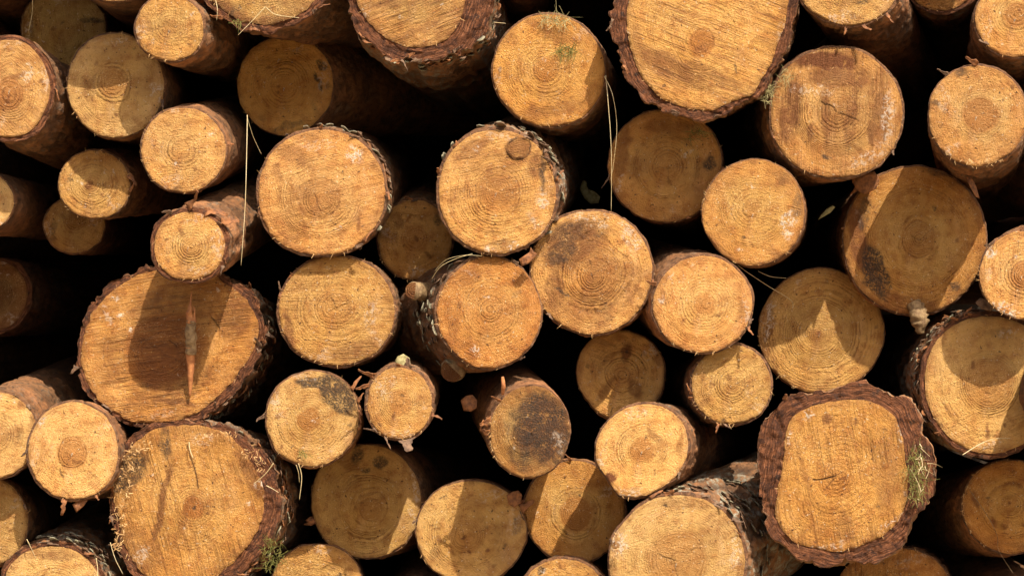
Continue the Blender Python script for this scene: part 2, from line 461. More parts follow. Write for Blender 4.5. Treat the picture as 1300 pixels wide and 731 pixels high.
    edge = sstep(0.972, 1.0, T)
    hgt -= edge * (1.6 + 1.6 * vn(TH * rm / 5, 0 * TH, 0, seed + 31))
    if g('holes'):
        for (hx, hy, hr_) in g('holes'):
            hgt -= 4.0 * sstep(hr_, hr_ * .4, np.hypot(wx - hx, wy - hy))
    V = np.stack([PX * u, -hgt * u, PY * u], -1).reshape(-1, 3)
    F = grid_faces(nr, n)
    c0 = len(V)
    V = np.vstack([V, V[:n].mean(0)])
    tri = np.stack([np.full(n, c0), (np.arange(n) + 1) % n, np.arange(n), np.arange(n)], -1)
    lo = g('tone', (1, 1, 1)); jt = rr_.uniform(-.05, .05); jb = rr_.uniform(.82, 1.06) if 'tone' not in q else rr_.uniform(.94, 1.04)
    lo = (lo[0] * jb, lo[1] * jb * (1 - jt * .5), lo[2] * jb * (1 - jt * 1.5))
    def app(arr):
        arr = arr.reshape(nr * n, -1); return np.vstack([arr, arr[:n].mean(0)])
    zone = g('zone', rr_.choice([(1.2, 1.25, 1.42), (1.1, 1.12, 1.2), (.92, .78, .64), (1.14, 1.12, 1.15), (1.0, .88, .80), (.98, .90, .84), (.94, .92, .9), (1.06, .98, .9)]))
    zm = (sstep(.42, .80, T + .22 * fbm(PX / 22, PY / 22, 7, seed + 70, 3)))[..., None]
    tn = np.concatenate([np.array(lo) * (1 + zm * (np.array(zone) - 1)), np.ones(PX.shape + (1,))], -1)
    attrs = {'ring': np.append(ph.ravel(), ph[0].mean()), 'heart': np.append(heart.ravel(), heart[0].mean()),
             'marks': app(marks), 'tone': app(tn),
             'saw': np.stack([np.append((U * u).ravel(), 0), np.append((V_ * u).ravel(), 0), np.append(sstr.ravel(), ss)], -1),
             'fuzz': np.full(len(V), g('fuzz', 1.0))}
    rk = g('ringstr', rr_.uniform(.65, 1.1) if not out_ else .55) * (0.30 + 0.70 * sstep(0.95, 0.35, T)) * np.clip(0.75 + 0.7 * vn(re / (sp * 1.6), 0 * re + 5, 0, seed + 36), .2, 1.4) * np.clip(0.75 + 0.9 * fbm(PX / 26, PY / 26, 12, seed + 35, 2), 0.1, 1.2)
    attrs['ringstr'] = np.append(rk.ravel(), rk[0].mean())
    # quads plus a triangle fan: build as one quad array and a fan of degenerate-free tris through from_pydata pieces
    me_faces = [tuple(f) for f in F.tolist()] + [(int(c0), int((i + 1) % n), int(i)) for i in range(n)]
    face = mesh_np('cut_face', V, me_faces, M_WOOD, root, attrs)
    # ---- bark
    out = g('outer')
    tb = g('tb', 2.0)
    if tb < 6: tb *= 0.75
    if out:
        th1, r1 = outline(out, (x, y), 0, 720, seed + 2, g('rough', 0.8) * 1.6, 0)
        ex, ey = r1 * np.cos(th1), r1 * np.sin(th1)
        a1 = np.arctan2(ey - po[1], ex - po[0]); r1p = np.hypot(ex - po[0], ey - po[1])
        o_ = np.argsort(a1); a1, r1p = a1[o_], r1p[o_]
        ro = np.interp(th, np.concatenate([a1 - 2 * math.pi, a1, a1 + 2 * math.pi]), np.tile(r1p, 3))
        ro = np.maximum(ro, rw + 1.2)
    else:
        ro = rw + tb * (1 + 0.45 * fbm(np.cos(th) * rm / 14, np.sin(th) * rm / 14, 8, seed + 41, 3))
    edge_h = hgt[-1]
    ks = max(3, n // 12) | 1
    eh = np.convolve(np.concatenate([edge_h[-ks:], edge_h, edge_h[:ks]]), np.ones(ks) / ks, 'same')[ks:-ks]
    if out: ro = ro + 2.5 * fbm(np.cos(th) * rm / 28, np.sin(th) * rm / 28, 2, seed + 60, 2) - 4.5 * sstep(0.14, 0.30, fbm(np.cos(th) * rm / 11, np.sin(th) * rm / 11, 5, seed + 61, 3)) - 1.2 * np.abs(vn(np.cos(th) * rm / 2.2, np.sin(th) * rm / 2.2, 0, seed + 62))
    ro = np.maximum(ro, rw + 1.0)
    nann = int(np.clip((ro - rw).max() / 2.0, 2, 16)) if not low else 2
    rows_r, rows_y, cutm = [], [], []
    for j in range(nann + 1):
        f = j / nann
        r_ = rw * 0.985 * (1 - f) + ro * f
        yy = -eh - (edge_h - eh) * (1 - f) ** 3 + 0.9 + 0.8 * f + ((1.7 * fbm(np.cos(th) * r_ / 8, np.sin(th) * r_ / 8, 2, seed + 43, 4) + 2.6 * sstep(.12, .2, fbm(np.cos(th) * r_ / 16, np.sin(th) * r_ / 16, 6, seed + 44, 3))) * min(1, f * 3) if tb > 6 or out else 0.3 * f)
        rows_r.append(r_); rows_y.append(yy); cutm.append(np.full(n, (1.0 if j < nann else 0.75) if (tb >= 6 or out) else 0.25))
    near, far = g('len_near', 0.42) / u, 2.25 / u
    depth = [1.2]
    st_ = 1.6 if not low else 12
    while depth[-1] < near:
        st_ *= 1.06; depth.append(depth[-1] + st_)
    while depth[-1] < far:
        st_ *= 1.5; depth.append(depth[-1] + st_)
    depth = np.array(depth)
    kind = g('bark', 'thin')
    YY, TT = np.meshgrid(depth, th, indexing='ij')
    RO = np.tile(ro, (len(depth), 1))
    ROm = ro.mean()
    # relax the outline into a rounder trunk further back
    mixr = sstep(20, 160, YY) * 0.6
    RB = RO * (1 - mixr) + np.tile(rs / rs.mean() * ROm, (len(depth), 1)) * mixr
    RO0 = RB.copy()
    a_ = np.cos(TT) * ROm; b_ = np.sin(TT) * ROm
    f1 = fbm(a_ / 15, b_ / 15, YY / 26, seed + 50, 3)
    f2 = fbm(a_ / 30, b_ / 30, YY / 60, seed + 51, 3)
    f3 = fbm(a_ / 6, b_ / 6, YY / 9, seed + 52, 2)
    ramp0 = sstep(0, 4, YY)
    if kind == 'plate':
        plate = sstep(-0.12, 0.10, f1) * 4.2 + f3 * 1.8 + f2 * 3.0
        RB = RB + (plate - 2.4) * ramp0
        peel = 0.55 * sstep(0.0, 0.35, f3 + 0.4 * f2); lich = g('lichen', 0.6) * sstep(0.0 - .35 * g('lichen', 0.6), 0.3 - .25 * g('lichen', 0.6), f2)
        dark = 0.7 * sstep(0.05, -0.12, f1)
    elif kind == 'rough':
        plate = sstep(-0.05, 0.06, f1) * 2.4 + f3 * 1.3 + f2 * 1.6
        RB = RB + (plate - 1.4) * ramp0 * (0.35 + 0.65 * sstep(3, 20, YY))
        peel = 0.8 * sstep(-0.05, 0.25, f2); lich = g('lichen', 0.25) * sstep(0.0, 0.3, f3)
        dark = 0.5 * sstep(0.1, -0.1, f1)
    else:
        plate = sstep(0.02, 0.06, f1) * 1.5 + f3 * 1.1 + f2 * 1.3
        RB = RB + (plate - 0.4) * ramp0
        peel = 0.9 * sstep(-0.2, 0.25, f2); lich = g('lichen', 0.05) * sstep(0.0, 0.3, f3)
        dark = 0.3 * sstep(0.15, -0.1, f3)
    fr_ = sstep(4, 30, YY)
    RB = RO0 + np.where(RB > RO0, (RB - RO0) * fr_, RB - RO0)
    RB = RB * (1 + g('taper', 0.02) * YY * u)
    RR = np.vstack([np.array(rows_r), RB])
    YA = np.vstack([np.array(rows_y), YY - eh[None, :] * np.exp(-YY / 12) + 1.7])
    TA = np.tile(th, (len(RR), 1))
    sx, sy = q['shift']
    p1 = at(x + sx, y + sy, d + 0.4) - at(x, y, d)
    axx, axz = p1.x / 0.4, p1.z / 0.4
    BX = (RR * np.cos(TA) + po[0]) * u; BZ = (RR * np.sin(TA) + po[1]) * u; BY = YA * u
    bx = BX + np.maximum(BY, 0) * axx; bz = BZ + np.maximum(BY, 0) * axz
    V = np.stack([bx, BY, bz], -1).reshape(-1, 3)
    z_ = np.zeros((nann + 1, n)); cm = np.array(cutm)
    bk = np.stack([np.vstack([z_, peel]), np.vstack([z_, lich]),
                   np.vstack([cm, (0.5 if (tb >= 6 or out) else 0.1) * sstep(5, 0, YY)]), np.vstack([z_ + g('cutdark', 0.15 if (tb >= 6 or out) else 0.55), np.clip(dark + g('barkdark', 0.5 if low else rr_.uniform(0, .25)), 0, 1)])], -1).reshape(-1, 4)  # off-frame bark is painted darker to keep the gaps dark
    lay = np.stack([(RR - rw[None, :]) * u + .004 * fbm(np.cos(TA) * rm / 20, np.sin(TA) * rm / 20, 3, seed + 77, 3), np.abs(TA) * rm * u, 0 * RR], -1).reshape(-1, 3)
    bark = mesh_np('bark', V, grid_faces(len(RR), n), M_BARK, root, {'bk': bk, 'lay': lay})
    # ---- torn fibres round the rim and on the face
    nf = 0 if low else int(g('fibres', 26))
    vs, fs = [], []
    for i in range(nf):
        onrim = rr_.random() < 0.6
        b0 = rr_.uniform(-math.pi, math.pi)
        fa = g('fibre_at')
        if fa and rr_.random() < 0.8: b0 = R(rr_.gauss(fa[0], fa[1]))
        rr0 = float(np.interp(b0, th, rw, period=2 * math.pi))
        f = rr_.uniform(0.97, 1.01) if onrim else math.sqrt(rr_.random()) * 0.95
        bx0, by0 = po[0] + rr0 * f * math.cos(b0), po[1] + rr0 * f * math.sin(b0)
        L = rr_.uniform(1.5, 5.5) * (1.5 if rr_.random() < .12 else 1) if onrim else rr_.uniform(1.5, 4.5)
        if onrim:
            dr = b0 + rr_.gauss(0, 0.9)
            if rr_.random() < .4: dr = R(-90) + rr_.gauss(0, .5)
        else: dr = rr_.uniform(-math.pi, math.pi)
        wd = rr_.uniform(0.25, 0.75)
        dv = np.array([math.cos(dr), 0, math.sin(dr)]); pv = np.array([-math.sin(dr), 0, math.cos(dr)])
        hh = -edge_h.mean() if onrim else -float(hgt.mean()) - 1.5
        k0 = len(vs); curl = rr_.uniform(-1.5, 1.5); out_ = rr_.uniform(0.5, 3.0)
        for s in (0, 0.5, 1.0):
            ctr = np.array([bx0, hh - 0.6, by0]) + dv * L * s + pv * curl * s * s - np.array([0, out_ * s, 0])
            ww = wd * (1 - 0.75 * s)
            vs += [ctr + pv * ww * .5, ctr - pv * ww * .5]
        fs += [(k0, k0 + 1, k0 + 3, k0 + 2), (k0 + 2, k0 + 3, k0 + 5, k0 + 4)]
    if fs:
        fo = mesh_np('torn_fibres', np.array(vs) * u, fs, M_FIBRE, root)
        fo['kind'] = 'stuff'
    # ---- bark scales standing off the side of the trunk
    sc_ = g('scales')
    for i in range(sc_[2] if sc_ else 0):
        b0 = R(rr_.gauss(sc_[0], sc_[1])); b0 = (b0 + math.pi) % (2 * math.pi) - math.pi
        y0 = rr_.uniform(3, sc_[3])
        rb = float(np.interp(b0, th, ro, period=2 * math.pi)) + 2.0
        base = np.array([po[0] + rb * math.cos(b0) + y0 * axx, y0, po[1] + rb * math.sin(b0) + y0 * axz])
        on = np.array([math.cos(b0), 0, math.sin(b0)]); tg = np.array([-math.sin(b0), 0, math.cos(b0)])
        ax_ = np.array([axx, 1.0, axz]); ax_ /= np.linalg.norm(ax_)
        dv = -ax_ * 0.8 + tg * rr_.gauss(0, .6) + on * .22; dv /= np.linalg.norm(dv)
        pv = np.cross(dv, on); pv /= np.linalg.norm(pv); up = np.cross(pv, dv)
        L, wd = rr_.uniform(6, 16), rr_.uniform(5, 11)
        vv, ff = [], []
        for a_i in range(6):
            f = a_i / 5
            for j in range(5):
                tq = (j / 4 - .5) * (0.5 + .5 * math.sin(math.pi * (.15 + .8 * f))) * rr_.uniform(.8, 1.2)
                vv.append(base + dv * L * (f - .4) + pv * wd * tq + on * (1.6 * f * f + rr_.gauss(0, .2) - 2.0 * tq * tq))
        for a_i in range(5):
            for j in range(4):
                q0 = a_i * 5 + j; ff.append((q0, q0 + 1, q0 + 6, q0 + 5))
        fo = mesh_np('bark_flake', np.array(vv) * u, ff, rr_.choice(sc_[4]), root)
        md = fo.modifiers.new('thick', 'SOLIDIFY'); md.thickness = 0.0012
    # ---- curled bark flakes on the rim
    fl = list(g('flakes', []))
    for i in range(int(g('nflakes', 0) * (.5 if not out else .8))):
        fl.append((rr_.uniform(-180, 180) if not g('flake_at') else rr_.gauss(*g('flake_at')), rr_.uniform(6, 17), rr_.uniform(2.5, 6.5), rr_.choice((-1, 1)) * rr_.uniform(45, 112), rr_.random() < .55))
    for (ang, L, wd, turn, grey) in fl:
        b0 = R(ang)
        b0 = (b0 + math.pi) % (2 * math.pi) - math.pi
        r_ = float(np.interp(b0, th, ro, period=2 * math.pi))
        base = np.array([po[0] + (r_ - 1.5) * math.cos(b0), rr_.uniform(0, 5), po[1] + (r_ - 1.5) * math.sin(b0)])
        dr = b0 + R(turn)
        dv = np.array([math.cos(dr), -0.35, math.sin(dr)]); pv = np.array([-math.sin(dr), 0.5, math.cos(dr)])
        up = np.cross(dv, pv)
        curl = rr_.uniform(0.15, 0.5) * rr_.choice((-1, 1))
        vv, ff = [], []
        ni, nj = 7, 4
        for i in range(ni):
            s = i / (ni - 1)
            for j in range(nj):
                tq = j / (nj - 1) - .5
                prof = (0.95 - 0.62 * s) * (1 + .5 * rr_.uniform(-1, 1))
                pt = base + dv * L * s + pv * wd * tq * prof + up * (curl * L * s * s + 1.5 * wd * .35 * tq * tq) + np.array([rr_.gauss(0, .25) for _ in range(3)])
                vv.append(pt)
        for i in range(ni - 1):
            for j in range(nj - 1):
                a0 = i * nj + j
                ff.append((a0, a0 + 1, a0 + nj + 1, a0 + nj))
        fo = mesh_np('bark_flake', np.array(vv) * u, ff, M_FLAKE_GREY if grey else M_FLAKE, root)
        md = fo.modifiers.new('thick', 'SOLIDIFY'); md.thickness = 0.0009
    return root, (axx, axz), u

# label, x, y, rx, ry, depth, shift(px at 0.4 m behind)
N3 = 'smooth'
log('dim shaded log in the top left corner, half hidden behind two brighter logs', 80, 37, 54, 51, .25, (30, 25), pith=(78, 44), heart=16, hs=.35, marks=[('mold', 117, 26, 18, 4, 0, .9)], spacing=4.2, tone=(.86, .9, .8))
log('log cut off by the left edge with orange heart and brown bark below it', 13, 113, 50, 62, -.03, (70, 40), pith=(11, 122), heart=20, hs=.8, tb=7, bark='rough', rot=0, marks=[('brown', 24, 96, 14, 5, -20, .7), ('white', 36, 92, 8, 12, 20, .7)], nflakes=4, spacing=3.6, tone=(1.08, 1.0, 0.98))
log('log at upper left with a lit wedge on its lower left half', 146, 109, 62, 66, .02, (32, 16), pith=(142, 104), spacing=4.6, marks=[('white', 152, 54, 12, 6, 0, .9), ('white', 196, 114, 10, 10, 0, .9), ('brown', 150, 145, 4, 4, 0, 1), ('mold', 100, 62, 12, 5, -40, .3)], nflakes=3, fibres=40)
log('bright log near the top left with a thin diagonal crack', 216, 36, 43, 41, -.08, (62, 24), pith=(218, 32), cracks=[(179, 47, 213, 29, .9)], tb=3.5, bark='rough', spacing=3.6, fuzz=1.5, marks=[('brown', 200, 72, 25, 5, 10, .5)], tone=(1.1, 1.1, 1.08))
log('thick log cut by the top edge with ragged brown bark and straws lying on it', 336, -54, 84, 86, -.05, (98, 34), tb=10, bark='rough', saw=(20, .5), fuzz=1.6, rough=2.5, marks=[('mold', 300, 12, 9, 9, 0, 1), ('brown', 290, 18, 30, 14, 40, .9), ('brown', 350, 26, 60, 8, -4, .7)], nflakes=8, flake_at=(-90, 30), fibres=60, grime=.4)
log('bright clean log with crisp growth rings, right of the wedge-lit upper left log', 233, 191, 53.5, 55, -.03, (44, -14), pith=(229, 192), spacing=4.9, tb=3, marks=[('brown', 214, 159, 4, 4, 0, .7), ('white', 267, 171, 6, 4, 0, .7)], flakes=[(10, 12, 6, -30, 0)], fibres=46, tone=(1.14, 1.14, 1.2))
log('small log on the left with only its lower left quarter sunlit and a dark pith', 119, 235, 45, 43, .08, (78, -4), pith=(114, 235), spacing=4.2, marks=[('brown', 114, 235, 6, 5, 0, 1), ('mold', 88, 226, 7, 4, -40, .5)], flakes=[(15, 16, 7, -60, 0), (-8, 13, 6, 40, 0)])
log('sliver of a shaded log at the left edge above the dark hollow', -22, 257, 38, 38, .06, (60, 10), spacing=4, barkdark=.4)  # bark darkened so the side recedes into shade
log('dim recessed log tucked below and behind the small wedge-lit log', 94, 285, 39, 35, .20, (26, 4), spacing=3.6, pith=(96, 278), fibres=12)
log('dark bark covered log deep in the shade at the left edge', -8, 375, 42, 44, .36, (60, 4), bark='rough', tone=(.45, .4, .4), fibres=0, tb=6, barkdark=.8)  # bark colour darkened to deepen the shade on its side
log('small log in black and reddish peeling bark resting on the big stained log', 240, 312, 45, 43, -.09, (62, -34), pith=(243, 313), tb=6, bark='rough', spacing=3.6, nflakes=7, flake_at=(50, 45), cutdark=.9, marks=[('brown', 229, 296, 4, 8, 0, .7), ('white', 280, 316, 5, 14, 0, .5), ('brown', 235, 350, 30, 6, 0, .5)], flakes=[(95, 30, 10, -60, 0), (70, 26, 12, -70, 0), (40, 22, 12, -30, 0), (120, 14, 6, 40, 1)], tone=(1.08, 1.08, 1.08))
log('big log with a dark stained heart and an upright broken twig across its face', 218, 437, 112, 100, .05, (46, 16), tone=(1.0, .86, .70), zone=(1.0, .93, .86), pith=(205, 450), heart=48, hs=.95,
    wood=[(104, 470), (103, 440), (113, 405), (130, 380), (152, 362), (188, 345), (230, 338), (262, 343), (288, 362), (312, 380), (325, 400), (328, 425), (318, 450), (300, 475), (278, 500), (255, 520), (225, 533), (190, 537), (160, 532), (135, 515), (115, 495)],
    outer=[(97, 472), (97, 437), (106, 402), (122, 375), (148, 354), (186, 336), (230, 330), (265, 334), (294, 352), (322, 372), (337, 395), (339, 425), (328, 458), (308, 485), (284, 510), (258, 529), (226, 541), (188, 545), (156, 538), (128, 520), (107, 499)],
    bark='plate', spacing=5, saw=(8, .9), rough=2.2, wavy=2.2, cracks=[(176, 428, 236, 466, .7), (215, 432, 226, 440, 1.4), (268, 402, 284, 420, 1.6)],
    marks=[('brown', 212, 470, 46, 44, 0, .8), ('brown', 215, 395, 60, 45, 0, .55), ('white', 145, 378, 6, 4, 20, 1), ('white', 153, 398, 6, 3, 0, 1), ('white', 164, 420, 4, 3, 0, 1), ('mold', 147, 378, 10, 5, 0, .6), ('brown', 300, 400, 26, 40, 20, .7), ('brown', 225, 510, 40, 6, 10, .9), ('mold', 200, 392, 18, 26, 0, .35), ('mold', 188, 488, 8, 5, 0, .6)],
    nflakes=14, fibres=70, grime=.5, lichen=.7, scales=(-25, 35, 60, 110, (M_SCALE, M_FLAKE_GREY, M_FLAKE)))
log('log cut off by the left edge beside the pale sunny log', -4, 552, 50, 54, .0, (48, -26), pith=(-4, 553), tb=4, bark='rough', spacing=3.8, nflakes=5, flake_at=(60, 25), marks=[('brown', 28, 513, 7, 7, 0, .7), ('brown', 30, 600, 12, 3, 0, .6)], tone=(1.14, 1.14, 1.2))
log('pale sunny log with an orange heart low on the left side', 93, 572, 57, 62, -.04, (36, 2), pith=(91, 576), heart=20, hs=.75, tb=4, bark='rough', spacing=3.7, marks=[('white', 52, 536, 8, 8, 0, .9), ('mold', 121, 549, 2.5, 3, 0, 1)], tone=(1.2, 1.2, 1.3), flakes=[(-100, 18, 8, 10, 0), (-60, 9, 4, 0, 0)], nflakes=3, fibres=40)
log('log at the left edge near the bottom with a curved shadow on its face', -12, 662, 46, 55, .06, (46, 6), bark='rough', spacing=4, nflakes=4)
log('log in the bottom left corner with grey shaggy bark on its right', 66, 754, 64, 60, .0, (60, -44), tb=7, bark='plate', lichen=.8, spacing=4, nflakes=8, flake_at=(60, 30), fibres=60, scales=(60, 30, 50, 70, (M_SCALE, M_FLAKE_GREY)), marks=[('brown', 70, 705, 40, 8, 0, .6)])
log('big log at lower left with a round dark pith and wood chips stuck on it', 243, 640, 106, 104, .01, (62, 8), tone=(1.0, .90, .76), zone=(.97, .92, .86), pith=(247, 645), heart=14, hs=1,
    wood=[(150, 655), (143, 625), (150, 590), (168, 565), (195, 546), (230, 540), (262, 541), (295, 555), (318, 585), (332, 610), (336, 640), (328, 670), (308, 700), (285, 722), (255, 745), (215, 748), (185, 735), (165, 710)],
    outer=[(141, 660), (137, 625), (143, 585), (160, 558), (190, 539), (230, 533), (266, 533), (302, 545), (330, 568), (352, 598), (358, 632), (350, 670), (330, 704), (300, 735), (258, 757), (212, 757), (178, 745), (155, 715)],
    bark='plate', spacing=5, saw=(-75, .75), rough=2, wavy=2, nflakes=14, fibres=90, fibre_at=(170, 40),
    cracks=[(238, 565, 252, 620, 1.6)], marks=[('mold', 247, 645, 4, 4, 0, 1), ('mold', 165, 598, 22, 40, 25, .95), ('mold', 210, 560, 10, 24, 0, .75), ('brown', 205, 640, 6, 70, 12, .85), ('brown', 320, 600, 14, 50, -25, .8), ('white', 330, 615, 8, 8, 0, .9), ('brown', 170, 700, 40, 30, 30, .6), ('brown', 232, 660, 5, 60, 20, .35)], lichen=.5, scales=(-5, 35, 60, 90, (M_FLAKE, M_FLAKE_GREY, M_SCALE)))
log('shaded orange log below the top edge with black slits on its right side', 362, 109, 62, 62, .16, (110, 6), pith=(361, 108), spacing=3.8, heart=10, hs=.3, tone=(1.05, .95, .74), marks=[('mold', 409, 82, 5, 9, -35, 1), ('mold', 403, 98, 4, 10, -25, 1), ('mold', 408, 109, 3, 8, 0, 1), ('mold', 366, 160, 28, 6, -20, .7), ('mold', 333, 152, 8, 5, 0, .6)], grime=.35)  # wood tone paled to lighten this shaded face
log('thick log at the top edge with a wide red brown bark ring', 530, -12, 88, 86, -.06, (34, 40), pith=(530, -40), spacing=4.5, saw=(22, 1.2),
    wood=[(452, -20), (455, 8), (468, 28), (485, 45), (505, 56), (530, 61), (553, 57), (570, 47), (582, 30), (590, 5), (590, -30), (570, -70), (530, -85), (490, -75), (462, -50)],
    outer=[(433, -20), (439, 10), (448, 36), (462, 52), (480, 64), (498, 74), (520, 80), (545, 78), (572, 72), (602, 60), (619, 40), (628, 8), (630, -30), (600, -80), (530, -110), (470, -95), (442, -60)],
    bark='plate', rough=1.8, scales=(-65, 35, 60, 80, (M_SCALE, M_FLAKE_GREY, M_FLAKE)), nflakes=12, flake_at=(-70, 40), marks=[('brown', 530, 40, 50, 6, -28, .55), ('brown', 500, 4, 60, 7, -5, .55), ('mold', 540, 72, 10, 4, 0, .6)], lichen=.7, fibres=20)
log('large lit log with greyish bark on its upper right and a small pale patch', 408, 245, 81, 80, -.02, (24, -6), pith=(405, 258), heart=26, hs=.35, tb=4.5, bark='rough', spacing=3.3, lichen=.7, cracks=[(398, 246, 408, 268, .8), (408, 268, 420, 262, .7)], marks=[('white', 449, 197, 14, 11, 40, 1), ('white', 430, 291, 4, 3, 0, 1), ('brown', 370, 195, 40, 12, 35, .6), ('brown', 455, 285, 3, 14, 5, .8), ('mold', 376, 204, 3, 3, 0, .9)], grime=.35, tone=(1.1, 1.0, 0.98), nflakes=10, flake_at=(35, 45), fibres=50, scales=(35, 35, 34, 40, (M_SCALE, M_FLAKE_GREY)))
log('golden log with a shadowed top, directly beneath the large lit log', 427, 395, 74, 70, .01, (20, 4), pith=(425, 390), heart=24, hs=.45, spacing=4.2, saw=(0, .45), cracks=[(420, 378, 428, 392, .9), (428, 392, 440, 386, .7), (426, 391, 415, 398, .6)], tb=4, bark='rough', marks=[('brown', 366, 420, 8, 34, -8, .9), ('brown', 450, 445, 40, 14, -20, .6), ('white', 470, 400, 10, 20, 0, .5)], nflakes=7, flake_at=(190, 60), fibres=70, tone=(1.0, .95, .86))
log('small shaded log wedged between two large lit logs, frayed along the bottom', 527, 304, 47, 50, .22, (8, -16), tone=(1.12, 1.02, .9), pith=(527, 302), spacing=4.2, fibres=90, fibre_at=(-105, 30), marks=[('mold', 557, 278, 9, 10, 0, .9), ('brown', 527, 302, 4, 4, 0, 1)], bark='rough', tb=3, nflakes=5, flake_at=(90, 40))  # tone raised so the shade on it reads lighter
log('log with a round knot at its top right and grey shaggy bark', 631, 243, 75, 79, -.03, (30, -20), pith=(632, 245), heart=26, hs=.5, tb=5, bark='plate', lichen=.8, spacing=3.6, knots=[(658, 188, 15)], grime=.45, saw=(12, .5), marks=[('brown', 600, 190, 30, 12, -30, .7), ('white', 608, 188, 6, 4, 0, .9), ('white', 650, 314, 10, 6, 0, .9), ('white', 625, 317, 8, 5, 0, .9), ('mold', 640, 310, 20, 8, 0, .7), ('mold', 690, 215, 6, 30, 10, .7), ('brown', 680, 210, 14, 20, 0, .8)], nflakes=20, flake_at=(60, 55), fibres=70, scales=(45, 40, 40, 50, (M_SCALE, M_FLAKE_GREY)), tone=(1.0, 0.88, 0.75))
log('log with two tiny sawn branch stubs on the dark bark at its left', 621, 396, 66, 70, -.02, (-78, 14), pith=(622, 392), heart=30, hs=.4, tb=3.5, bark='rough', barkdark=.3, lichen=.6, scales=(190, 30, 50, 110, (M_FLAKE_GREY, M_SCALE)), spacing=4.2, cracks=[(620, 393, 640, 376, .8)], marks=[('white', 604, 446, 9, 5, 30, .8), ('brown', 575, 420, 9, 24, 0, .5), ('brown', 596, 350, 20, 12, -30, .5), ('mold', 655, 372, 12, 4, -40, .4)], grime=.3, fibres=60, nflakes=4, tone=(1.04, 0.92, 0.82))
log('amber log at the top carrying green moss strands on its upper rim', 697, 90, 70, 71, .0, (22, 24), pith=(692, 88), heart=16, hs=.7, spacing=3.8, tb=3.5, bark='rough', lichen=.6, tone=(1.0, 0.88, 0.66), marks=[('mold', 712, 78, 9, 14, 0, .45), ('mold', 634, 92, 4, 10, 0, .6), ('brown', 700, 140, 60, 12, -8, .6), ('brown', 710, 45, 30, 12, 20, .5)], grime=.3, fibres=40)
log('huge log at the top edge with ragged bark flaking off its lower rim', 893, 40, 112, 104, -.08, (10, 10), pith=(890, 60), heart=18, hs=.8, spacing=4.2, saw=(-22, .9),
    wood=[(797, 10), (797, 45), (806, 75), (820, 105), (845, 128), (878, 138), (905, 140), (930, 128), (958, 118), (968, 100), (985, 60), (998, 20), (1000, -20), (970, -60), (900, -80), (830, -50), (804, -20)],
    outer=[(776, 8), (772, 28), (779, 52), (789, 75), (792, 100), (808, 115), (820, 132), (850, 147), (870, 150), (892, 154), (915, 147), (935, 136), (955, 128), (967, 121), (982, 90), (1000, 62), (1009, 25), (1012, -20), (980, -70), (900, -95), (820, -62), (788, -22)],
    bark='plate', rough=2.0, wavy=1.6, marks=[('brown', 850, 85, 60, 18, 28, .8), ('brown', 905, 95, 45, 10, 25, .6), ('mold', 843, 108, 4, 4, 0, 1), ('mold', 934, 86, 2, 7, -10, 1), ('brown', 890, 62, 10, 8, 0, .6), ('brown', 810, 60, 12, 40, -10, .5)], nflakes=8, flake_at=(200, 50), fibres=40, lichen=.3, cutdark=.0, tone=(1.06, 0.98, 0.85))
log('shaded log with a small star shaped crack, under the huge top log', 845, 211, 72, 71, .07, (10, 14), pith=(848, 212), spacing=3.6, heart=24, hs=.35, cracks=[(848, 212, 826, 214, .8), (848, 212, 874, 215, .8), (848, 212, 849, 234, .8), (848, 212, 856, 196, .6)], grime=.45, marks=[('mold', 900, 208, 8, 12, 0, .8), ('mold', 880, 165, 16, 10, 0, .5), ('brown', 790, 190, 10, 50, 8, .7), ('brown', 850, 160, 40, 10, 0, .6)], flakes=[(-5, 12, 9, 20, 0)], nflakes=4, fibres=40, tone=(1.12, 1.02, .88))  # lighter wood tone painted in to lift its shade
log('plain evenly lit log with pale flecks down its right side, below the huge top log', 957, 270, 65, 67, -.03, (8, 8), pith=(955, 264), spacing=4.0, heart=9, hs=.5, marks=[('white', 1000, 285, 10, 20, 10, .9), ('white', 938, 318, 5, 2, 0, 1), ('brown', 990, 225, 20, 8, 40, .5)], tone=(.97, .92, .8), fibres=50, rimbrown=.7)
log('large log at upper right streaked with reddish resin, one dark crack across it', 1062, 143, 84, 83, -.03, (-36, 16), pith=(1064, 140), heart=24, hs=.4, tb=4, bark='rough', spacing=3.8, cracks=[(1042, 128, 1062, 141, 1.1), (1062, 141, 1090, 153, .8)], saw=(88, .5),
    marks=[('brown', 1045, 78, 54, 14, 5, 1.3), ('brown', 1003, 140, 16, 50, 8, 1), ('brown', 1065, 100, 54, 16, 0, .9), ('brown', 1080, 150, 10, 50, 4, .8), ('brown', 1048, 150, 7, 50, -4, .8), ('brown', 1030, 168, 6, 18, 0, 1), ('brown', 1118, 150, 14, 45, 0, .8), ('brown', 1085, 125, 5, 22, 0, .9), ('brown', 1105, 170, 5, 25, 0, .9), ('white', 1127, 150, 10, 40, 0, .7), ('white', 1030, 115, 30, 8, 0, .5), ('mold', 1050, 200, 8, 4, 0, .8), ('white', 1100, 200, 30, 8, -20, .6)], grime=.5, nflakes=5, fibres=80, tone=(1.06, 1.0, 0.98))
log('log cut by the top edge at right with peeling orange bark below', 1078, -16, 63, 48, -.06, (28, 46), tb=4, bark='rough', spacing=3.6, marks=[('mold', 1095, 4, 8, 3, 0, .9), ('brown', 1090, 0, 20, 8, 0, .5)], flakes=[(-75, 14, 7, 20, 0), (-100, 10, 5, 0, 0), (-35, 18, 5, -40, 0)], nflakes=3)
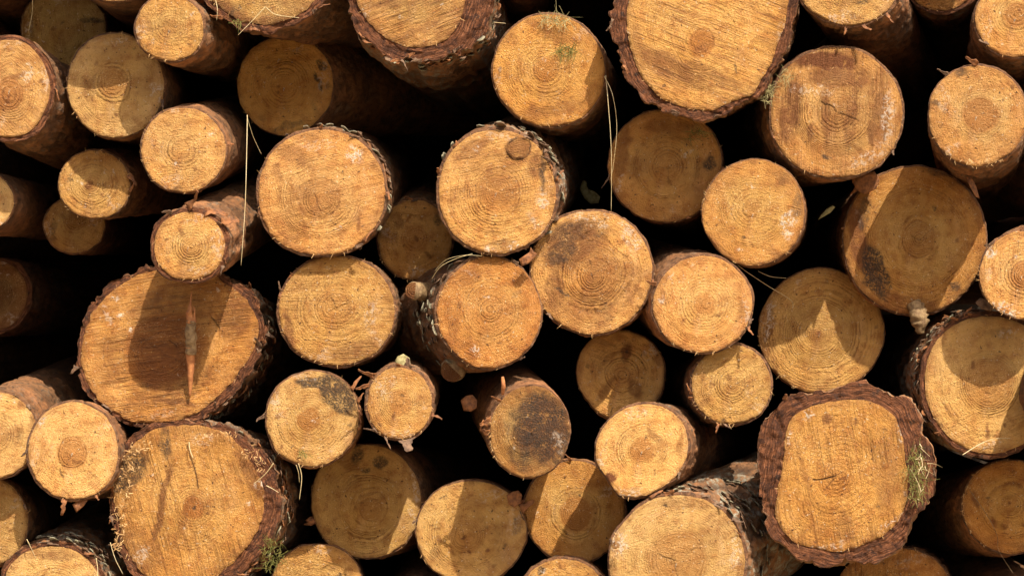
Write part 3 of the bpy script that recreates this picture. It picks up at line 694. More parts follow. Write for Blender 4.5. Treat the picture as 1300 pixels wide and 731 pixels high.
log('bright log near the right edge with pronounced growth rings and frayed lower rim', 1241, 146, 62, 64, -.07, (2, 40), pith=(1247, 146), spacing=4.6, tb=3.5, bark='rough', marks=[('mold', 1226, 92, 14, 5, -10, .7), ('mold', 1190, 131, 8, 4, 0, .8), ('mold', 1193, 160, 8, 4, 0, .5)], tone=(1.16, 1.16, 1.25), fibres=70, fibre_at=(-90, 40), flakes=[(95, 16, 9, 60, 0), (130, 14, 5, 30, 1)], fuzz=1.4)
log('log in the top right corner with pale rings', 1290, 22, 51, 50, -.05, (-12, 40), spacing=4.2, tb=3.5, bark='rough', pith=(1292, 18), nflakes=3, flake_at=(-120, 30), tone=(1.1, 1.08, 1.05))
log('large half shaded log at right with a black stain and a bark stub under it', 1161, 305, 90, 93, .12, (-24, 4), pith=(1167, 303), heart=24, hs=.45, spacing=4.2, tb=3, lump=.03, cracks=[(1167, 306, 1183, 290, .9), (1167, 306, 1154, 297, .9), (1165, 312, 1152, 326, .5), (1176, 314, 1190, 323, .5)],
    marks=[('mold', 1112, 348, 17, 42, -18, 1.6), ('mold', 1097, 270, 8, 30, 5, .8), ('brown', 1090, 300, 16, 60, -10, 1), ('mold', 1213, 364, 10, 6, 0, .9), ('brown', 1150, 385, 50, 12, 5, .5), ('mold', 1190, 220, 30, 5, 10, .5), ('mold', 1187, 266, 4, 4, 0, .8)], flakes=[(140, 26, 20, -30, 0), (172, 6, 4, 0, 0)], fibres=30, rimbrown=.6, tone=(.98, .94, .84))
log('very bright log at the right edge with white resin spots on its rim', 1298, 349, 54, 56, -.03, (20, -16), pith=(1300, 350), spacing=3.4, tb=3, bark='rough', marks=[('white', 1258, 320, 10, 7, 0, 1), ('white', 1275, 394, 26, 9, 30, 1), ('brown', 1257, 318, 4, 4, 0, .6)], nflakes=8, flake_at=(110, 20), tone=(1.18, 1.14, 1.2), fibres=60)
log('log at centre right lit only in a wedge on its lower left face', 1042, 420, 79, 79, .18, (2, 4), pith=(1037, 424), spacing=4.4, heart=9, hs=.6, marks=[('brown', 975, 430, 7, 60, 5, .7), ('white', 977, 405, 6, 30, 8, .8), ('brown', 982, 470, 8, 16, 0, .7), ('white', 1014, 358, 8, 5, 0, .6), ('brown', 1037, 424, 3, 3, 0, 1)], flakes=[(55, 15, 10, -30, 1)], nflakes=3, fibres=50, tone=(.98, .95, .85))
log('large log at the right edge, its left part lit and its upper right in shadow', 1257, 488, 84, 87, .06, (-44, -8), pith=(1255, 487), heart=32, hs=.5, spacing=4, tb=7, bark='plate', lichen=.7, cracks=[(1258, 488, 1268, 474, .8)], marks=[('brown', 1254, 545, 3, 12, 0, .8), ('white', 1255, 562, 20, 5, -10, .6)], nflakes=12, flake_at=(120, 40), fibres=40, scales=(165, 28, 50, 80, (M_SCALE, M_FLAKE_GREY, M_FLAKE)))
log('rough lit log at the very centre, grey weathering on its upper left face', 752, 345, 77, 78, .0, (8, 6), pith=(753, 351), heart=30, hs=.35, spacing=4.2, tb=3.5, bark='rough', cracks=[(752, 352, 749, 332, .7), (752, 352, 772, 332, .6), (752, 352, 752, 368, .5)], marks=[('mold', 715, 320, 26, 17, -30, .8), ('mold', 735, 292, 50, 16, -10, .6), ('brown', 725, 310, 50, 34, -25, .9), ('brown', 705, 370, 16, 34, 0, .8), ('white', 800, 300, 10, 25, -30, .7), ('mold', 712, 372, 14, 3, 30, .9), ('mold', 768, 386, 4, 4, 0, .8), ('white', 750, 275, 40, 6, 0, .6), ('brown', 740, 410, 50, 10, 0, .5)], grime=.55, fibres=80, nflakes=4, tone=(1.0, 0.9, 0.82))
log('pale log right of centre with a smooth pinkish bark edge on its left', 892, 386, 63, 62, -.03, (-46, -18), pith=(896, 386), heart=13, hs=.7, spacing=3.6, tb=4, cracks=[(840, 396, 850, 414, .9)], marks=[('white', 838, 378, 5, 6, 0, 1), ('white', 850, 350, 10, 5, 0, .6)], tone=(1.12, 1.08, 1.1), flakes=[(158, 12, 6, 10, 0), (-28, 14, 5, -50, 0)], nflakes=2, fibres=50)
log('small dull log with brown oval blotches below the centre', 788, 477, 56, 56, .11, (4, 6), pith=(790, 476), spacing=4.4, marks=[('brown', 797, 446, 7, 16, 5, 1), ('brown', 806, 493, 10, 14, -20, .8), ('brown', 770, 492, 6, 24, 40, .6), ('brown', 838, 455, 8, 12, 30, .6)], cracks=[(778, 518, 773, 527, 1.5), (790, 475, 782, 500, .7)], tone=(1.10, 1.02, .92), fibres=20, wood=[(732, 474), (738, 448), (753, 430), (775, 421), (800, 421), (825, 433), (841, 455), (843, 478), (841, 492), (832, 510), (818, 520), (800, 528), (783, 533), (765, 527), (748, 510), (737, 494)])  # tone lifted to brighten a face lying in shade
log('small log whose left rim is frayed with bark, touching the wedge-lit log', 929, 488, 51, 50, .0, (-24, 6), pith=(930, 487), spacing=3.4, heart=9, hs=.4, tb=4, bark='rough', nflakes=7, flake_at=(190, 50), fibres=80, tone=(.98, .95, .86), flakes=[(-110, 12, 6, 10, 0)])
log('log with a black mould smear across its upper right face', 397, 531, 59, 60, .0, (10, 4), pith=(390, 534), spacing=3.8, marks=[('mold', 428, 500, 22, 34, -35, 1.5), ('mold', 405, 486, 34, 11, 5, 1.3), ('brown', 356, 567, 3, 5, 0, .9), ('white', 422, 572, 7, 4, -30, .6)], flakes=[(172, 16, 6, 20, 1), (20, 14, 6, 40, 0), (-10, 10, 4, 60, 0), (35, 18, 6, 30, 0)], tb=3, nflakes=5, flake_at=(30, 20), fibres=40)
log('small bright log ringed by shredded reddish bark', 507, 512, 41, 46, -.05, (10, -14), pith=(507, 511), spacing=3.4, tb=5, bark='rough', nflakes=10, fibres=60, flakes=[(75, 12, 12, 30, 1), (130, 22, 8, 40, 0), (150, 18, 7, 40, 0), (-20, 14, 5, 0, 0), (-80, 16, 20, 0, 1)], tone=(1.1, 1.08, 1.05))
log('log with a grey weathered face and smooth pinkish bark wrapping its upper left', 673, 548, 51, 58, -.06, (-24, -32), pith=(660, 555), spacing=4.2, tb=2.6, rot=8, marks=[('mold', 684, 534, 44, 46, 20, 1.0), ('mold', 698, 560, 34, 46, 0, .85), ('mold', 665, 578, 24, 24, 0, .6), ('brown', 690, 545, 40, 50, 0, 1)], flakes=[(118, 16, 4, 20, 0), (172, 12, 10, -10, 0), (150, 16, 14, 40, 0)], fibres=70, fibre_at=(190, 30), fuzz=1.7)
log('shaded log low at centre left with two black blotches near its top', 465, 636, 70, 74, .17, (44, -4), pith=(471, 648), spacing=4.6, heart=16, hs=.4, cracks=[(472, 647, 488, 640, .7), (449, 600, 444, 617, 1.0)], marks=[('mold', 454, 580, 9, 11, 0, 1), ('mold', 484, 588, 13, 10, -20, 1), ('mold', 464, 596, 8, 4, 0, 1), ('white', 528, 620, 5, 25, -8, .7), ('brown', 400, 610, 6, 40, 5, .5), ('mold', 452, 566, 8, 6, 0, .8)], flakes=[(190, 12, 7, 20, 0)], fibres=40, tone=(.93, .9, .78))
log('log at the bottom centre split by a straight shadow edge down its face', 598, 675, 70, 65, .09, (6, -6), pith=(590, 681), spacing=4.4, heart=22, hs=.45, cracks=[(590, 681, 583, 664, .8), (590, 681, 604, 667, .6), (590, 681, 592, 694, .7)], marks=[('brown', 590, 681, 3, 3, 0, 1), ('brown', 598, 698, 3, 3, 0, 1), ('brown', 618, 697, 3, 3, 0, 1), ('mold', 562, 631, 5, 3, 0, .7), ('mold', 540, 666, 4, 3, 0, .6)], nflakes=4, fibres=40, flakes=[(25, 18, 12, 20, 0)], tone=(.98, .94, .84))
log('dim log with a round dark heart in the bottom row right of centre', 730, 649, 64, 64, .11, (4, -6), pith=(732, 653), heart=21, hs=.85, spacing=4, tb=3, bark='rough', fibres=30, flakes=[(165, 14, 8, 30, 0), (95, 10, 5, 50, 0)], rimbrown=.4, tone=(.98, .95, .86))
log('pale log with a brown knot notch low on its left and bark at right', 816, 571, 60, 58, -.06, (40, 0), pith=(816, 571), heart=16, hs=.8, spacing=3.5, tb=3.5, bark='rough',
    wood=[(757, 585), (757, 565), (765, 545), (780, 527), (800, 516), (825, 513), (848, 520), (866, 536), (873, 555), (872, 578), (862, 598), (845, 615), (825, 626), (805, 631), (787, 629), (777, 617), (768, 602)],
    marks=[('brown', 773, 607, 9, 9, 0, 1.3), ('white', 797, 624, 16, 5, 10, .9), ('white', 760, 592, 4, 8, 0, .8), ('brown', 830, 552, 6, 16, -40, .6), ('mold', 769, 562, 2, 3, 0, .9), ('mold', 835, 613, 20, 4, -25, .3)], tone=(1.14, 1.13, 1.15), nflakes=5, flake_at=(20, 40), fibres=50)
log('big log at the bottom with grey scaly bark rising behind its right side', 860, 713, 86, 86, -.07, (96, -50), pith=(862, 710), heart=38, hs=.6, spacing=3.6, tb=5, bark='plate', lichen=1.0, cracks=[(835, 702, 856, 712, .9), (856, 712, 862, 731, .9), (871, 705, 888, 690, .8)], marks=[('mold', 845, 639, 4, 4, 0, .9), ('white', 786, 690, 12, 20, 10, .8), ('white', 933, 700, 8, 25, 0, .6), ('brown', 870, 640, 50, 8, 8, .5)], nflakes=16, flake_at=(55, 30), fibres=60, grime=.3, scales=(42, 26, 80, 150, (M_SCALE, M_SCALE, M_FLAKE_GREY)))
log('large lobed log with very thick red brown bark all round its square orange face', 1078, 600, 92, 98, -.09, (4, 2), pith=(1062, 605), heart=24, hs=.45, spacing=4.6, saw=(-80, .6),
    wood=[(985, 655), (987, 630), (993, 600), (997, 575), (998, 550), (1005, 530), (1020, 520), (1045, 512), (1070, 508), (1100, 508), (1118, 515), (1135, 528), (1144, 550), (1148, 580), (1152, 610), (1150, 640), (1142, 660), (1120, 680), (1095, 692), (1068, 700), (1035, 696), (1012, 690), (995, 675)],
    outer=[(962, 640), (965, 610), (961, 580), (963, 553), (968, 534), (985, 520), (1000, 502), (1022, 496), (1042, 492), (1060, 491), (1082, 484), (1104, 484), (1122, 491), (1131, 506), (1142, 500), (1158, 508), (1168, 525), (1173, 538), (1165, 548), (1178, 556), (1186, 572), (1190, 600), (1186, 625), (1176, 645), (1160, 652), (1154, 668), (1148, 690), (1130, 706), (1105, 717), (1082, 708), (1072, 712), (1050, 722), (1030, 714), (1008, 708), (998, 692), (978, 682), (972, 665)],
    bark='plate', rough=1.3, cracks=[(1062, 605, 1034, 609, 1.5), (1060, 608, 1046, 624, 1.1), (1062, 604, 1072, 600, 1.0)], marks=[('brown', 1072, 670, 14, 26, 0, .55), ('white', 1025, 527, 10, 6, -35, 1), ('white', 1001, 553, 4, 9, 0, 1), ('white', 1143, 550, 5, 14, -10, 1), ('white', 1135, 660, 25, 4, -35, .9), ('brown', 1125, 600, 20, 60, 0, .5), ('brown', 1050, 532, 5, 8, 0, .9), ('brown', 1085, 535, 4, 6, 0, .9), ('mold', 1117, 642, 3, 3, 0, 1), ('brown', 1020, 595, 5, 50, -15, .5), ('white', 1060, 698, 50, 3, 0, .8)], tone=(1.0, .88, .68), nflakes=6, flake_at=(60, 60), fibres=30, lichen=.4)
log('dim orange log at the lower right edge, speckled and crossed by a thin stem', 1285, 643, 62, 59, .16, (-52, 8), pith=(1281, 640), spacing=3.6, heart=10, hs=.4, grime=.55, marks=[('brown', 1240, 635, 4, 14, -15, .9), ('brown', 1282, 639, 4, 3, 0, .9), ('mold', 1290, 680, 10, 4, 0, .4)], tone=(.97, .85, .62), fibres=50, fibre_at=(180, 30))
log('dim log cut by the bottom edge, under the two blotch log at centre left', 402, 746, 59, 56, .13, (8, -8), spacing=3.8, pith=(395, 740), fibres=20, tone=(.96, .92, .82))
log('log barely rising over the bottom edge beside the big grey barked one', 715, 766, 58, 56, .03, (6, -10), spacing=3.8, tb=4, bark='rough', marks=[('mold', 686, 726, 4, 7, 0, 1), ('white', 688, 728, 4, 6, 0, .8)], nflakes=3, fibres=40, grime=.3)
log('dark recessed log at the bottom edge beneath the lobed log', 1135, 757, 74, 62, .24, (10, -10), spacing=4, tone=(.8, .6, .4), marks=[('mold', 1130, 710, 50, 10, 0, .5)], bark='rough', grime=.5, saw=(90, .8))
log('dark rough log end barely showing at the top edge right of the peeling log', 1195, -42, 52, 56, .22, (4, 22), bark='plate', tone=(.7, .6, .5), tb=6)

main_n = len(LOGS)
# logs of the same stack that carry on past the picture's edge (they shade and hold up the ones in view)
log('round sawn log of the stack past the edge of the picture', 146, -82, 84, 84, -.08, (52, 45), low=True)
log('round sawn log of the stack past the edge of the picture', 190, -245, 80, 80, -.08, (50, 65), low=True)
log('round sawn log of the stack past the edge of the picture', 1374, 500, 62, 62, -.05, (-60, -12), low=True)
log('round sawn log of the stack past the edge of the picture', 655, -72, 54, 54, .02, (0, 45), low=True)
rq = random.Random(21)
circ = [(q['x'], q['y'], max(q['rx'], q['ry']) + 8) for q in LOGS]
for row in range(9):
    for i in range(900):
        r = rq.uniform(46, 74)
        x, y = rq.uniform(-190, 1490), rq.uniform(-360, 845)
        if x + r > -3 and x - r < 1303 and y + r > -3 and y - r < 734: continue
        if y + r > 872: continue
        if all(math.hypot(x - a, y - b) > r + c - 3 for a, b, c in circ):
            circ.append((x, y, r))
            log('round sawn log of the stack past the edge of the picture', x, y, r, r, rq.uniform(.02, .1), ((650 - x) * .11, (365 - y) * .11), low=True)

ROOTS = {}
for i, q in enumerate(LOGS):
    if i >= main_n: q['group'] = 'logs past the edge of the picture'
    root, ax, u = build_log(q, i)
    ROOTS[(q['x'], q['y'])] = (root, ax, u, q)

# ------------------------------------------------------------------ sub-pieces and things lying on the logs
def tube(name, pts, rad, mat, parent=None, sides=6, loc=None, seed=0, jitter=0.0):
    """tapered tube along world points, smoothed; rad = list of radii in m"""
    P = np.array([list(p) for p in pts], float); n = len(P)
    m = max(10, n * 6)
    tt = np.linspace(0, n - 1, m)
    Q = np.zeros((m, 3))
    for i, t in enumerate(tt):
        k = min(int(t), n - 2); f = t - k
        p0, p1, p2, p3 = P[max(k - 1, 0)], P[k], P[k + 1], P[min(k + 2, n - 1)]
        Q[i] = 0.5 * ((2 * p1) + (p2 - p0) * f + (2 * p0 - 5 * p1 + 4 * p2 - p3) * f * f + (3 * p1 - p0 - 3 * p2 + p3) * f ** 3)
    rr = np.interp(tt, np.arange(n), rad)
    base = Q[0].copy() if loc is None else np.array(loc)
    T = np.gradient(Q, axis=0); T /= np.linalg.norm(T, axis=1)[:, None] + 1e-12
    ref = np.array([0.3, 1.0, 0.1]); A = np.cross(T, ref); A /= np.linalg.norm(A, axis=1)[:, None] + 1e-12
    B = np.cross(T, A)
    th = np.linspace(0, 2 * math.pi, sides, endpoint=False)
    rj = rr[:, None] * (1 + jitter * vn(np.arange(m)[:, None] / 1.7 + 0 * th[None, :], th[None, :] * 1.3 + 0 * rr[:, None], 0, seed))
    V = Q[:, None, :] + rj[..., None] * (A[:, None, :] * np.cos(th)[None, :, None] + B[:, None, :] * np.sin(th)[None, :, None])
    V = V.reshape(-1, 3) - base
    F = [tuple(f) for f in grid_faces(m, sides).tolist()] + [tuple(range(sides))[::-1], tuple(range((m - 1) * sides, m * sides))]
    return mesh_np(name, V, F, mat, parent, loc=base)

def stem(label, pts, y, r, name='straw', mat=None, group='dry stems caught in the stack'):
    ys_ = y if isinstance(y, (list, tuple)) else [y] * len(pts)
    P = [at(p[0], p[1], yy) for p, yy in zip(pts, ys_)]
    rad = [.72 * r * pxm(ys_[0]) * (1 - .55 * i / (len(pts) - 1)) for i in range(len(pts))]
    return tag(tube(name, P, rad, mat or M_STRAW), label, 'straw', group)

stem('long pale straw hanging straight down right of the bright clean ringed log', [(314, 146), (313, 200), (311, 265), (306, 337)], [-.045, -.06, -.075, -.08], .75)
stem('thin short straw fork beside the long hanging straw', [(314, 150), (322, 175), (332, 196)], [-.045, -.03, -.02], .45)
stem('long hanging grass stem below the amber mossy log, the straighter of two', [(769, 96), (772, 130), (776, 190), (776, 268)], [-.02, -.035, -.03, -.02], .7)
stem('bowed grass stem hanging below the amber mossy log beside a straighter one', [(767, 97), (778, 122), (783, 165), (777, 222)], [-.02, -.04, -.03, -.02], .6)
stem('pale grass strand hooked over the top left of the wedge lit log', [(922, 325), (945, 343), (975, 363), (1004, 381), (1006, 392)], [.03, .06, .1, .16, .165], .8)
stem('short pale strand in the dark gap above the wedge lit log', [(962, 344), (978, 351), (998, 353)], .1, .6)
stem('pale straw dangling in front of the dim top left log', [(41, -12), (41, 15), (36, 42)], [.1, .12, .14], .6)
stem('slanting straw crossing the ragged bark of the thick log at the top', [(337, 9), (320, 27), (302, 45)], [-.07, -.072, -.07], .75)
stem('bent straw lying along the lower face of the thick top log', [(338, 10), (348, 18), (362, 21), (380, 23)], [-.07, -.072, -.072, -.07], .7)
stem('short upright straw at the left edge of the thick top log', [(273, -2), (276, 12), (275, 26)], [-.06, -.065, -.06], .7)
stem('thin dark stem running across the dim orange log at lower right and down past it', [(1231, 622), (1254, 655), (1266, 680), (1268, 698), (1286, 727)], [.13, .145, .15, .145, .12], .6, mat=M_TWIGBARK, name='stem')
stem('straw lying on the lower rim of the large log at the right edge', [(1222, 577), (1245, 563), (1262, 557), (1283, 556)], [.03, .045, .046, .04], .7)
stem('straw crossing the chip covered right rim of the big round pith log', [(347, 588), (337, 601), (322, 614)], [-.02, -.015, -.01], .9)
stem('small pale splinter below the crossing straw on the big round pith log', [(338, 616), (346, 620), (354, 625)], -.01, .8)
stem('curved splinter stuck to the upper face of the big round pith log', [(240, 561), (241, 570), (245, 581)], -.004, 1.3)
stem('bent straw on the top of the bottom left shaggy log', [(34, 684), (38, 692), (46, 709)], [-.02, -.02, -.012], .8)
stem('straw standing at the right of the bottom left shaggy log', [(122, 708), (124, 722), (124, 742)], -.02, .9)
stem('straw in the gap between the bottom left log and the big round pith log', [(140, 688), (146, 708), (156, 728)], -.01, .7)
stem('pale stem dangling beneath the mould smeared log', [(379, 588), (383, 606), (380, 634)], [.0, .005, .01], .9)
stem('second shorter stem dangling beneath the mould smeared log', [(376, 590), (379, 600), (380, 612)], [.0, .005, .01], .7)
stem('loose grass blade on the upper left rim of the log with two stubs', [(548, 354), (560, 338), (580, 328), (600, 322)], [-.01, -.03, -.04, -.035], .6)
stem('curved fine grass blade over the log with two stubs', [(552, 344), (566, 330), (590, 324), (612, 325)], [-.01, -.03, -.045, -.035], .5)
stem('thin straw poking up from the amber log to its top left', [(604, 24), (622, 28), (642, 30)], [-.03, -.03, -.01], .8)

def tuft(label, px, py, y, w_, h_, n, L, mat, name, cat, group=None, seed=1, hang=0.0, out=10):
    """a tuft of fine curled strands growing on a log"""
    r = random.Random(seed); u = pxm(y); vs, fs = [], []
    for i in range(n):
        a = r.uniform(0, 6.28); f = math.sqrt(r.random())
        b0 = np.array([w_ * f * math.cos(a), r.uniform(-1, 2), h_ * f * math.sin(a)])
        d_ = np.array([r.gauss(0, 1), -abs(r.gauss(0, .7)), r.gauss(0, 1) - hang]); d_ /= np.linalg.norm(d_)
        c_ = np.array([r.gauss(0, .8), r.gauss(0, .5), r.gauss(0, .8) - hang * .6])
        LL = L * r.uniform(.4, 1.2); ww = r.uniform(.2, .5)
        pv = np.cross(d_, np.array([0, 1, .2])); pv /= np.linalg.norm(pv) + 1e-9
        k = len(vs)
        for s in (0, .33, .66, 1):
            c0 = b0 + d_ * LL * s + c_ * LL * .55 * s * s
            c0[1] = max(-out, min(c0[1], 2.5))
            vs += [c0 + pv * ww * (1 - .6 * s), c0 - pv * ww * (1 - .6 * s)]
        fs += [(k + 2 * q, k + 2 * q + 1, k + 2 * q + 3, k + 2 * q + 2) for q in range(3)]
    return tag(mesh_np(name, np.array(vs) * u, fs, mat, loc=at(px, py, y)), label, cat, group)

G1 = 'moss and lichen on the logs'
tuft('thick green moss tuft with stray strands on the right bark of the lobed log', 1163, 600, -.105, 12, 36, 240, 11, M_GREEN, 'moss_tuft', 'moss', G1, 3, .3)
tuft('dry straw coloured strands mixed into the moss on the lobed log', 1166, 598, -.11, 12, 38, 20, 17, M_STRAW, 'dry_strands', 'straw', G1, 4, .2)
tuft('green and straw moss strands draped over the top rim of the amber log', 704, 25, -.012, 20, 7, 80, 12, M_LICHEN, 'moss_tuft', 'moss', G1, 5, .25)
tuft('small moss clump beneath the rim strands on the amber log face', 719, 66, -.006, 14, 7, 90, 9, M_GREEN, 'moss_tuft', 'moss', G1, 6, .1)
tuft('pale curly lichen between the huge top log and the resin streaked log', 974, 118, -.06, 8, 12, 90, 9, M_LICHEN, 'lichen', 'lichen', G1, 7)
tuft('small lichen patch on the upper left rim of the resin streaked log', 999, 97, -.04, 10, 10, 50, 6, M_LICHEN, 'lichen', 'lichen', G1, 8)
tuft('tiny green moss sprig at the foot of the mould smeared log', 385, 576, -.006, 9, 4, 40, 6, M_GREEN, 'moss_tuft', 'moss', G1, 9)
tuft('moss hanging in the bark low on the right of the big round pith log', 346, 702, .0, 14, 22, 130, 9, M_GREEN, 'moss_tuft', 'moss', G1, 10)
tuft('green sprig on the ragged face of the thick log at the top', 301, 28, -.07, 5, 4, 30, 7, M_GREEN, 'moss_tuft', 'moss', G1, 11)
tuft('dry fine grass at the shaded right rim of the upper small shaded log', 886, 172, .055, 14, 8, 40, 10, M_GREEN, 'moss_tuft', 'moss', G1, 12)

def shavings(label, cells, y, n, seed, size=(2, 7)):
    """curled saw shavings clinging to a log, cells = list of (px, py, rx, ry)"""
    r = random.Random(seed); u = pxm(y); vs, fs = [], []
    c0 = cells[0]
    for i in range(n):
        c = r.choice(cells); a = r.uniform(0, 6.28); f = math.sqrt(r.random())
        b0 = np.array([c[0] - c0[0] + c[2] * f * math.cos(a), r.uniform(-4, 0), -(c[1] - c0[1] + c[3] * f * math.sin(a))])
        d_ = np.array([r.gauss(0, 1), r.gauss(0, .35), r.gauss(0, 1)]); d_ /= np.linalg.norm(d_)
        pv = np.cross(d_, np.array([r.gauss(0, .4), 1, r.gauss(0, .4)])); pv /= np.linalg.norm(pv) + 1e-9
        up = np.cross(d_, pv); L = r.uniform(*size); ww = r.uniform(.4, 1.25); cu = r.uniform(-.4, .4)
        k = len(vs)
        for s in (0, .33, .66, 1):
            ct = b0 + d_ * L * (s - .5) + up * cu * L * (s - .5) ** 2 * 2
            vs += [ct + pv * ww * .5, ct - pv * ww * .5]
        fs += [(k + 2 * q, k + 2 * q + 1, k + 2 * q + 3, k + 2 * q + 2) for q in range(3)]
    return tag(mesh_np('wood_shavings', np.array(vs) * u, fs, M_SHAV, loc=at(c0[0], c0[1], y)), label, 'wood shavings', kind='stuff')

shavings('pale saw shavings clinging to the left rim of the big round pith log', [(165, 585, 14, 16), (156, 620, 12, 22), (152, 660, 8, 22), (180, 565, 14, 8), (150, 690, 6, 10)], -.003, 190, 5)
shavings('pale saw shavings on the upper right rim of the big round pith log', [(318, 574, 12, 10), (330, 592, 8, 12), (280, 551, 26, 4)], -.003, 60, 6)
shavings('whitish shavings on the left edge of the big grey barked bottom log', [(785, 685, 8, 12), (782, 704, 6, 8)], -.08, 46, 7, (3, 6))
shavings('few white splinters along the lower rim of the bright growth ring log', [(1245, 205, 26, 4)], -.075, 24, 8, (2, 5))
shavings('pale shavings near the top rim of the wedge lit upper left log', [(153, 55, 14, 5), (197, 114, 9, 9)], .012, 34, 9, (3, 6))

def leaf(label, pts, y, mat, name='dry_leaf', cat='leaf', bend=4, seed=1):
    """a thin crumpled leaf or bark scrap with the outline pts (px)"""
    r = random.Random(seed); u = pxm(y)
    c = np.mean(np.array(pts, float), axis=0)
    P = np.array([(p[0] - c[0], -(p[1] - c[1])) for p in pts])
    n = len(P); vs, fs = [], []
    rings = (1.0, .7, .35)
    for f in rings:
        for i in range(n):
            q = P[i] * f
            vs.append((q[0], bend * math.sin(q[0] * .35 + q[1] * .2) * .5 + r.uniform(-.6, .6), q[1]))
    vs.append((0, -bend * .4, 0))
    for k in range(2):
        for i in range(n):
            j = (i + 1) % n
            fs.append((k * n + i, k * n + j, (k + 1) * n + j, (k + 1) * n + i))
    for i in range(n):
        fs.append((2 * n + i, 2 * n + (i + 1) % n, 3 * n))
    o = mesh_np(name, np.array(vs) * u, fs, mat, loc=at(c[0], c[1], y))
    md = o.modifiers.new('thick', 'SOLIDIFY'); md.thickness = 0.0008
    return tag(o, label, cat)

leaf('crumpled orange brown leaf between the knot log and the grey weathered centre log', [(659, 329), (665, 325), (672, 320), (674, 314), (678, 320), (682, 322), (676, 330), (670, 335), (662, 338)], -.045, M_FLAKE)
leaf('round brown bark scrap in the dark left of the pinkish barked log', [(585, 508), (592, 502), (600, 501), (606, 508), (605, 518), (598, 522), (589, 521)], .05, M_FLAKE, 'bark_scrap', 'bark scrap', seed=2)
leaf('brown bark scrap caught above the bottom centre log, touching the dim heart log', [(643, 628), (650, 624), (658, 622), (663, 628), (661, 638), (653, 644), (646, 640)], .06, M_FLAKE, 'bark_scrap', 'bark scrap', seed=3)
leaf('pale green leaf deep in the dark gap right of the knot log', [(736, 240), (740, 229), (744, 230), (747, 240), (755, 243), (762, 250), (760, 258), (750, 259), (742, 252)], .30, M_LICHEN, seed=4)
leaf('thin grey green scrap in the dark gap right of the plain lit log', [(1039, 279), (1043, 272), (1050, 265), (1057, 261), (1060, 263), (1054, 270), (1046, 275)], .1, M_LICHEN, 'lichen_scrap', 'lichen', seed=5)
leaf('greenish lichen chip perched above the small shredded bark log', [(501, 459), (505, 452), (512, 449), (520, 454), (522, 464), (514, 466), (506, 464)], -.03, M_LICHEN, 'lichen_scrap', 'lichen', seed=6)
leaf('orange bark scrap standing at the left of the two blotch log', [(388, 660), (394, 655), (400, 656), (402, 664), (394, 667)], .18, M_FLAKE, 'bark_scrap', 'bark scrap', seed=7)
leaf('brown bark wedge wedged above the top left corner of the half shaded log', [(1083, 232), (1094, 222), (1110, 218), (1117, 228), (1112, 240), (1098, 247), (1088, 242)], .09, M_FLAKE, 'bark_scrap', 'bark scrap', seed=8)
leaf('grey bark scrap beside the bark stub, under the half shaded log', [(1238, 384), (1244, 378), (1254, 381), (1263, 390), (1258, 395), (1246, 392)], .05, M_FLAKE_GREY, 'bark_scrap', 'bark scrap', seed=9)
leaf('curl of orange bark hanging below the bright growth ring log', [(1226, 224), (1234, 226), (1240, 238), (1243, 252), (1238, 250), (1231, 238)], .03, M_FLAKE, 'bark_scrap', 'bark scrap', seed=10)
leaf('pale curled bark shred beneath the pale sunny log', [(92, 640), (102, 634), (112, 634), (106, 642), (97, 650)], -.03, M_FLAKE, 'bark_scrap', 'bark scrap', seed=11)

# the broken twig across the big stained log
tw = bpy.data.objects.new('broken_twig', None); COL.objects.link(tw); tw.empty_display_size = .02
tw.location = at(242, 500, .03)
tag(tw, 'upright broken twig, orange and peeled below a bark sleeve, across the big stained log', 'twig')
def twpart(name, pts, rad, mat, jit):
    P = [at(*p) for p in pts]
    o = tube(name, P, [r * pxm(.03) for r in rad], mat, None, 12, None, 3, jit)
    l = o.location.copy(); o.parent = tw; o.location = l - tw.location
    return o
twpart('peeled_shaft', [(241, 503, .036), (242, 480, .028), (242, 450, .022), (242, 440, .02)], [1.0, 3.6, 5.6, 6.2], M_ORANGE, .16)
twpart('bark_sleeve', [(242, 449, .0215), (243, 435, .018), (242, 420, .016), (243, 407, .015)], [6.6, 7.2, 6.8, 5.8], M_TWIGBARK, .22)
twpart('splinter_tip', [(243, 410, .015), (241, 398, .015), (242, 385, .016), (243, 370, .017)], [5.6, 4.4, 1.3, .4], M_ORANGE, .45)
twpart('splinter_tip', [(246, 408, .014), (247, 398, .014), (246, 388, .015)], [2.2, 1.3, .4], M_ORANGE, .3)

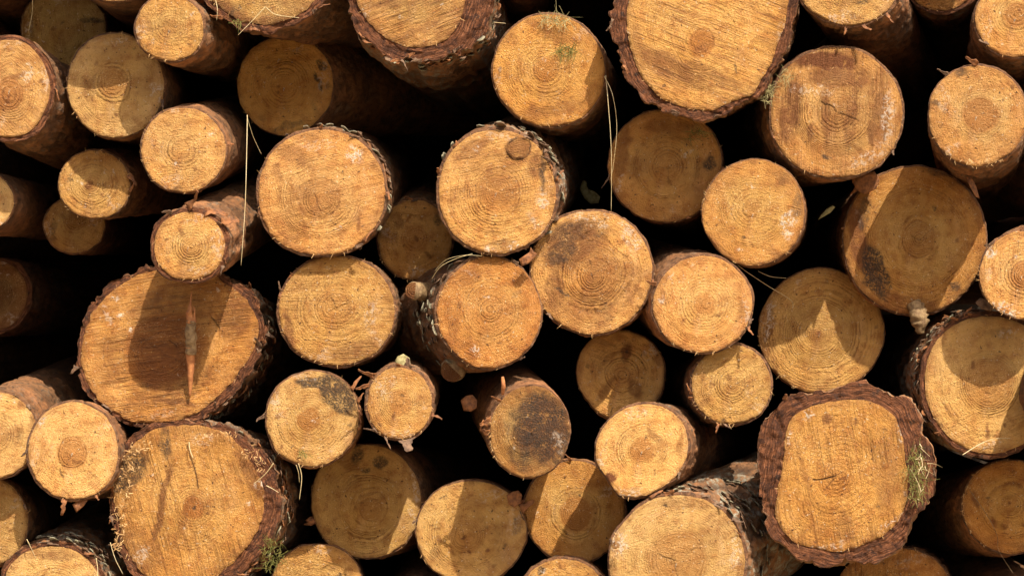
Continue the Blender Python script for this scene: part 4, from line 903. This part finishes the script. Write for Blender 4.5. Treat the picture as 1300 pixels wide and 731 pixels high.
# cut branch stubs that belong to a log
def stub(key, px, py, r, depth_back, length, dirpx, label=None):
    root, ax, u, q = ROOTS[key]
    o0 = root.location
    tip = at(px, py, q['d'] + depth_back); base = at(px + dirpx[0], py + dirpx[1], q['d'] + depth_back + length)
    s = tube('branch_stub', [tip, tip.lerp(base, .5), base], [r * u, r * u * 1.08, r * u * 1.3], M_TWIGBARK, None, 18, None, 5, .12)
    s.parent = root; s.location = s.location - o0
    n = 18; vs = [(0, 0, 0)]; f = []
    nr = 7
    for k in range(1, nr + 1):
        for j in range(n):
            a = 2 * math.pi * j / n; rad = r * u * .95 * k / nr
            vs.append((rad * math.cos(a), (0.0006 if k == nr else 0) , rad * math.sin(a)))
    for j in range(n): f.append((0, 1 + (j + 1) % n, 1 + j))
    for k in range(nr - 1):
        for j in range(n):
            a0 = 1 + k * n + j; b0 = 1 + k * n + (j + 1) % n
            f.append((a0, b0, b0 + n, a0 + n))
    V = np.array(vs); rr = np.hypot(V[:, 0], V[:, 2])
    m = len(V)
    at_ = {'ring': rr / (3 * u) + .3 * vn(V[:, 0] * 900, V[:, 2] * 900, 0, 4), 'heart': np.full(m, .3), 'marks': np.tile([.15, .4, 0, 0], (m, 1)),
           'tone': np.tile([.34, .24, .16, 1], (m, 1)), 'saw': np.zeros((m, 3)), 'fuzz': np.ones(m), 'ringstr': np.full(m, .8)}
    c = mesh_np('cut_face', V, f, M_WOOD, s, at_)
    c.location = (0, -.0012, 0)
    return s
stub((621, 396), 525, 369, 11.5, .06, .10, (40, 4))
stub((621, 396), 574, 470, 15.5, .05, .10, (25, -28))
# bark stub hanging under the half shaded log
root, ax, u, q = ROOTS[(1161, 305)]
P = [at(1162, 386, .122), at(1166, 398, .112), at(1168, 410, .11), at(1169, 423, .112)]
s = tube('branch_stub', P, [10 * u, 11 * u, 10 * u, 4.5 * u], M_TWIGBARK, None, 14, None, 9, .3)
s.parent = root; s.location = s.location - root.location
# thin pink peel standing on the log with the grey weathered face
root, ax, u, q = ROOTS[(673, 548)]
P = [at(638, 500, -.06), at(639, 490, -.068), at(638, 478, -.07)]
s = tube('bark_flake', P, [2.0 * u, 3.0 * u, 1.6 * u], M_ORANGE, None, 8, None, 9, .2)
s.parent = root; s.location = s.location - root.location
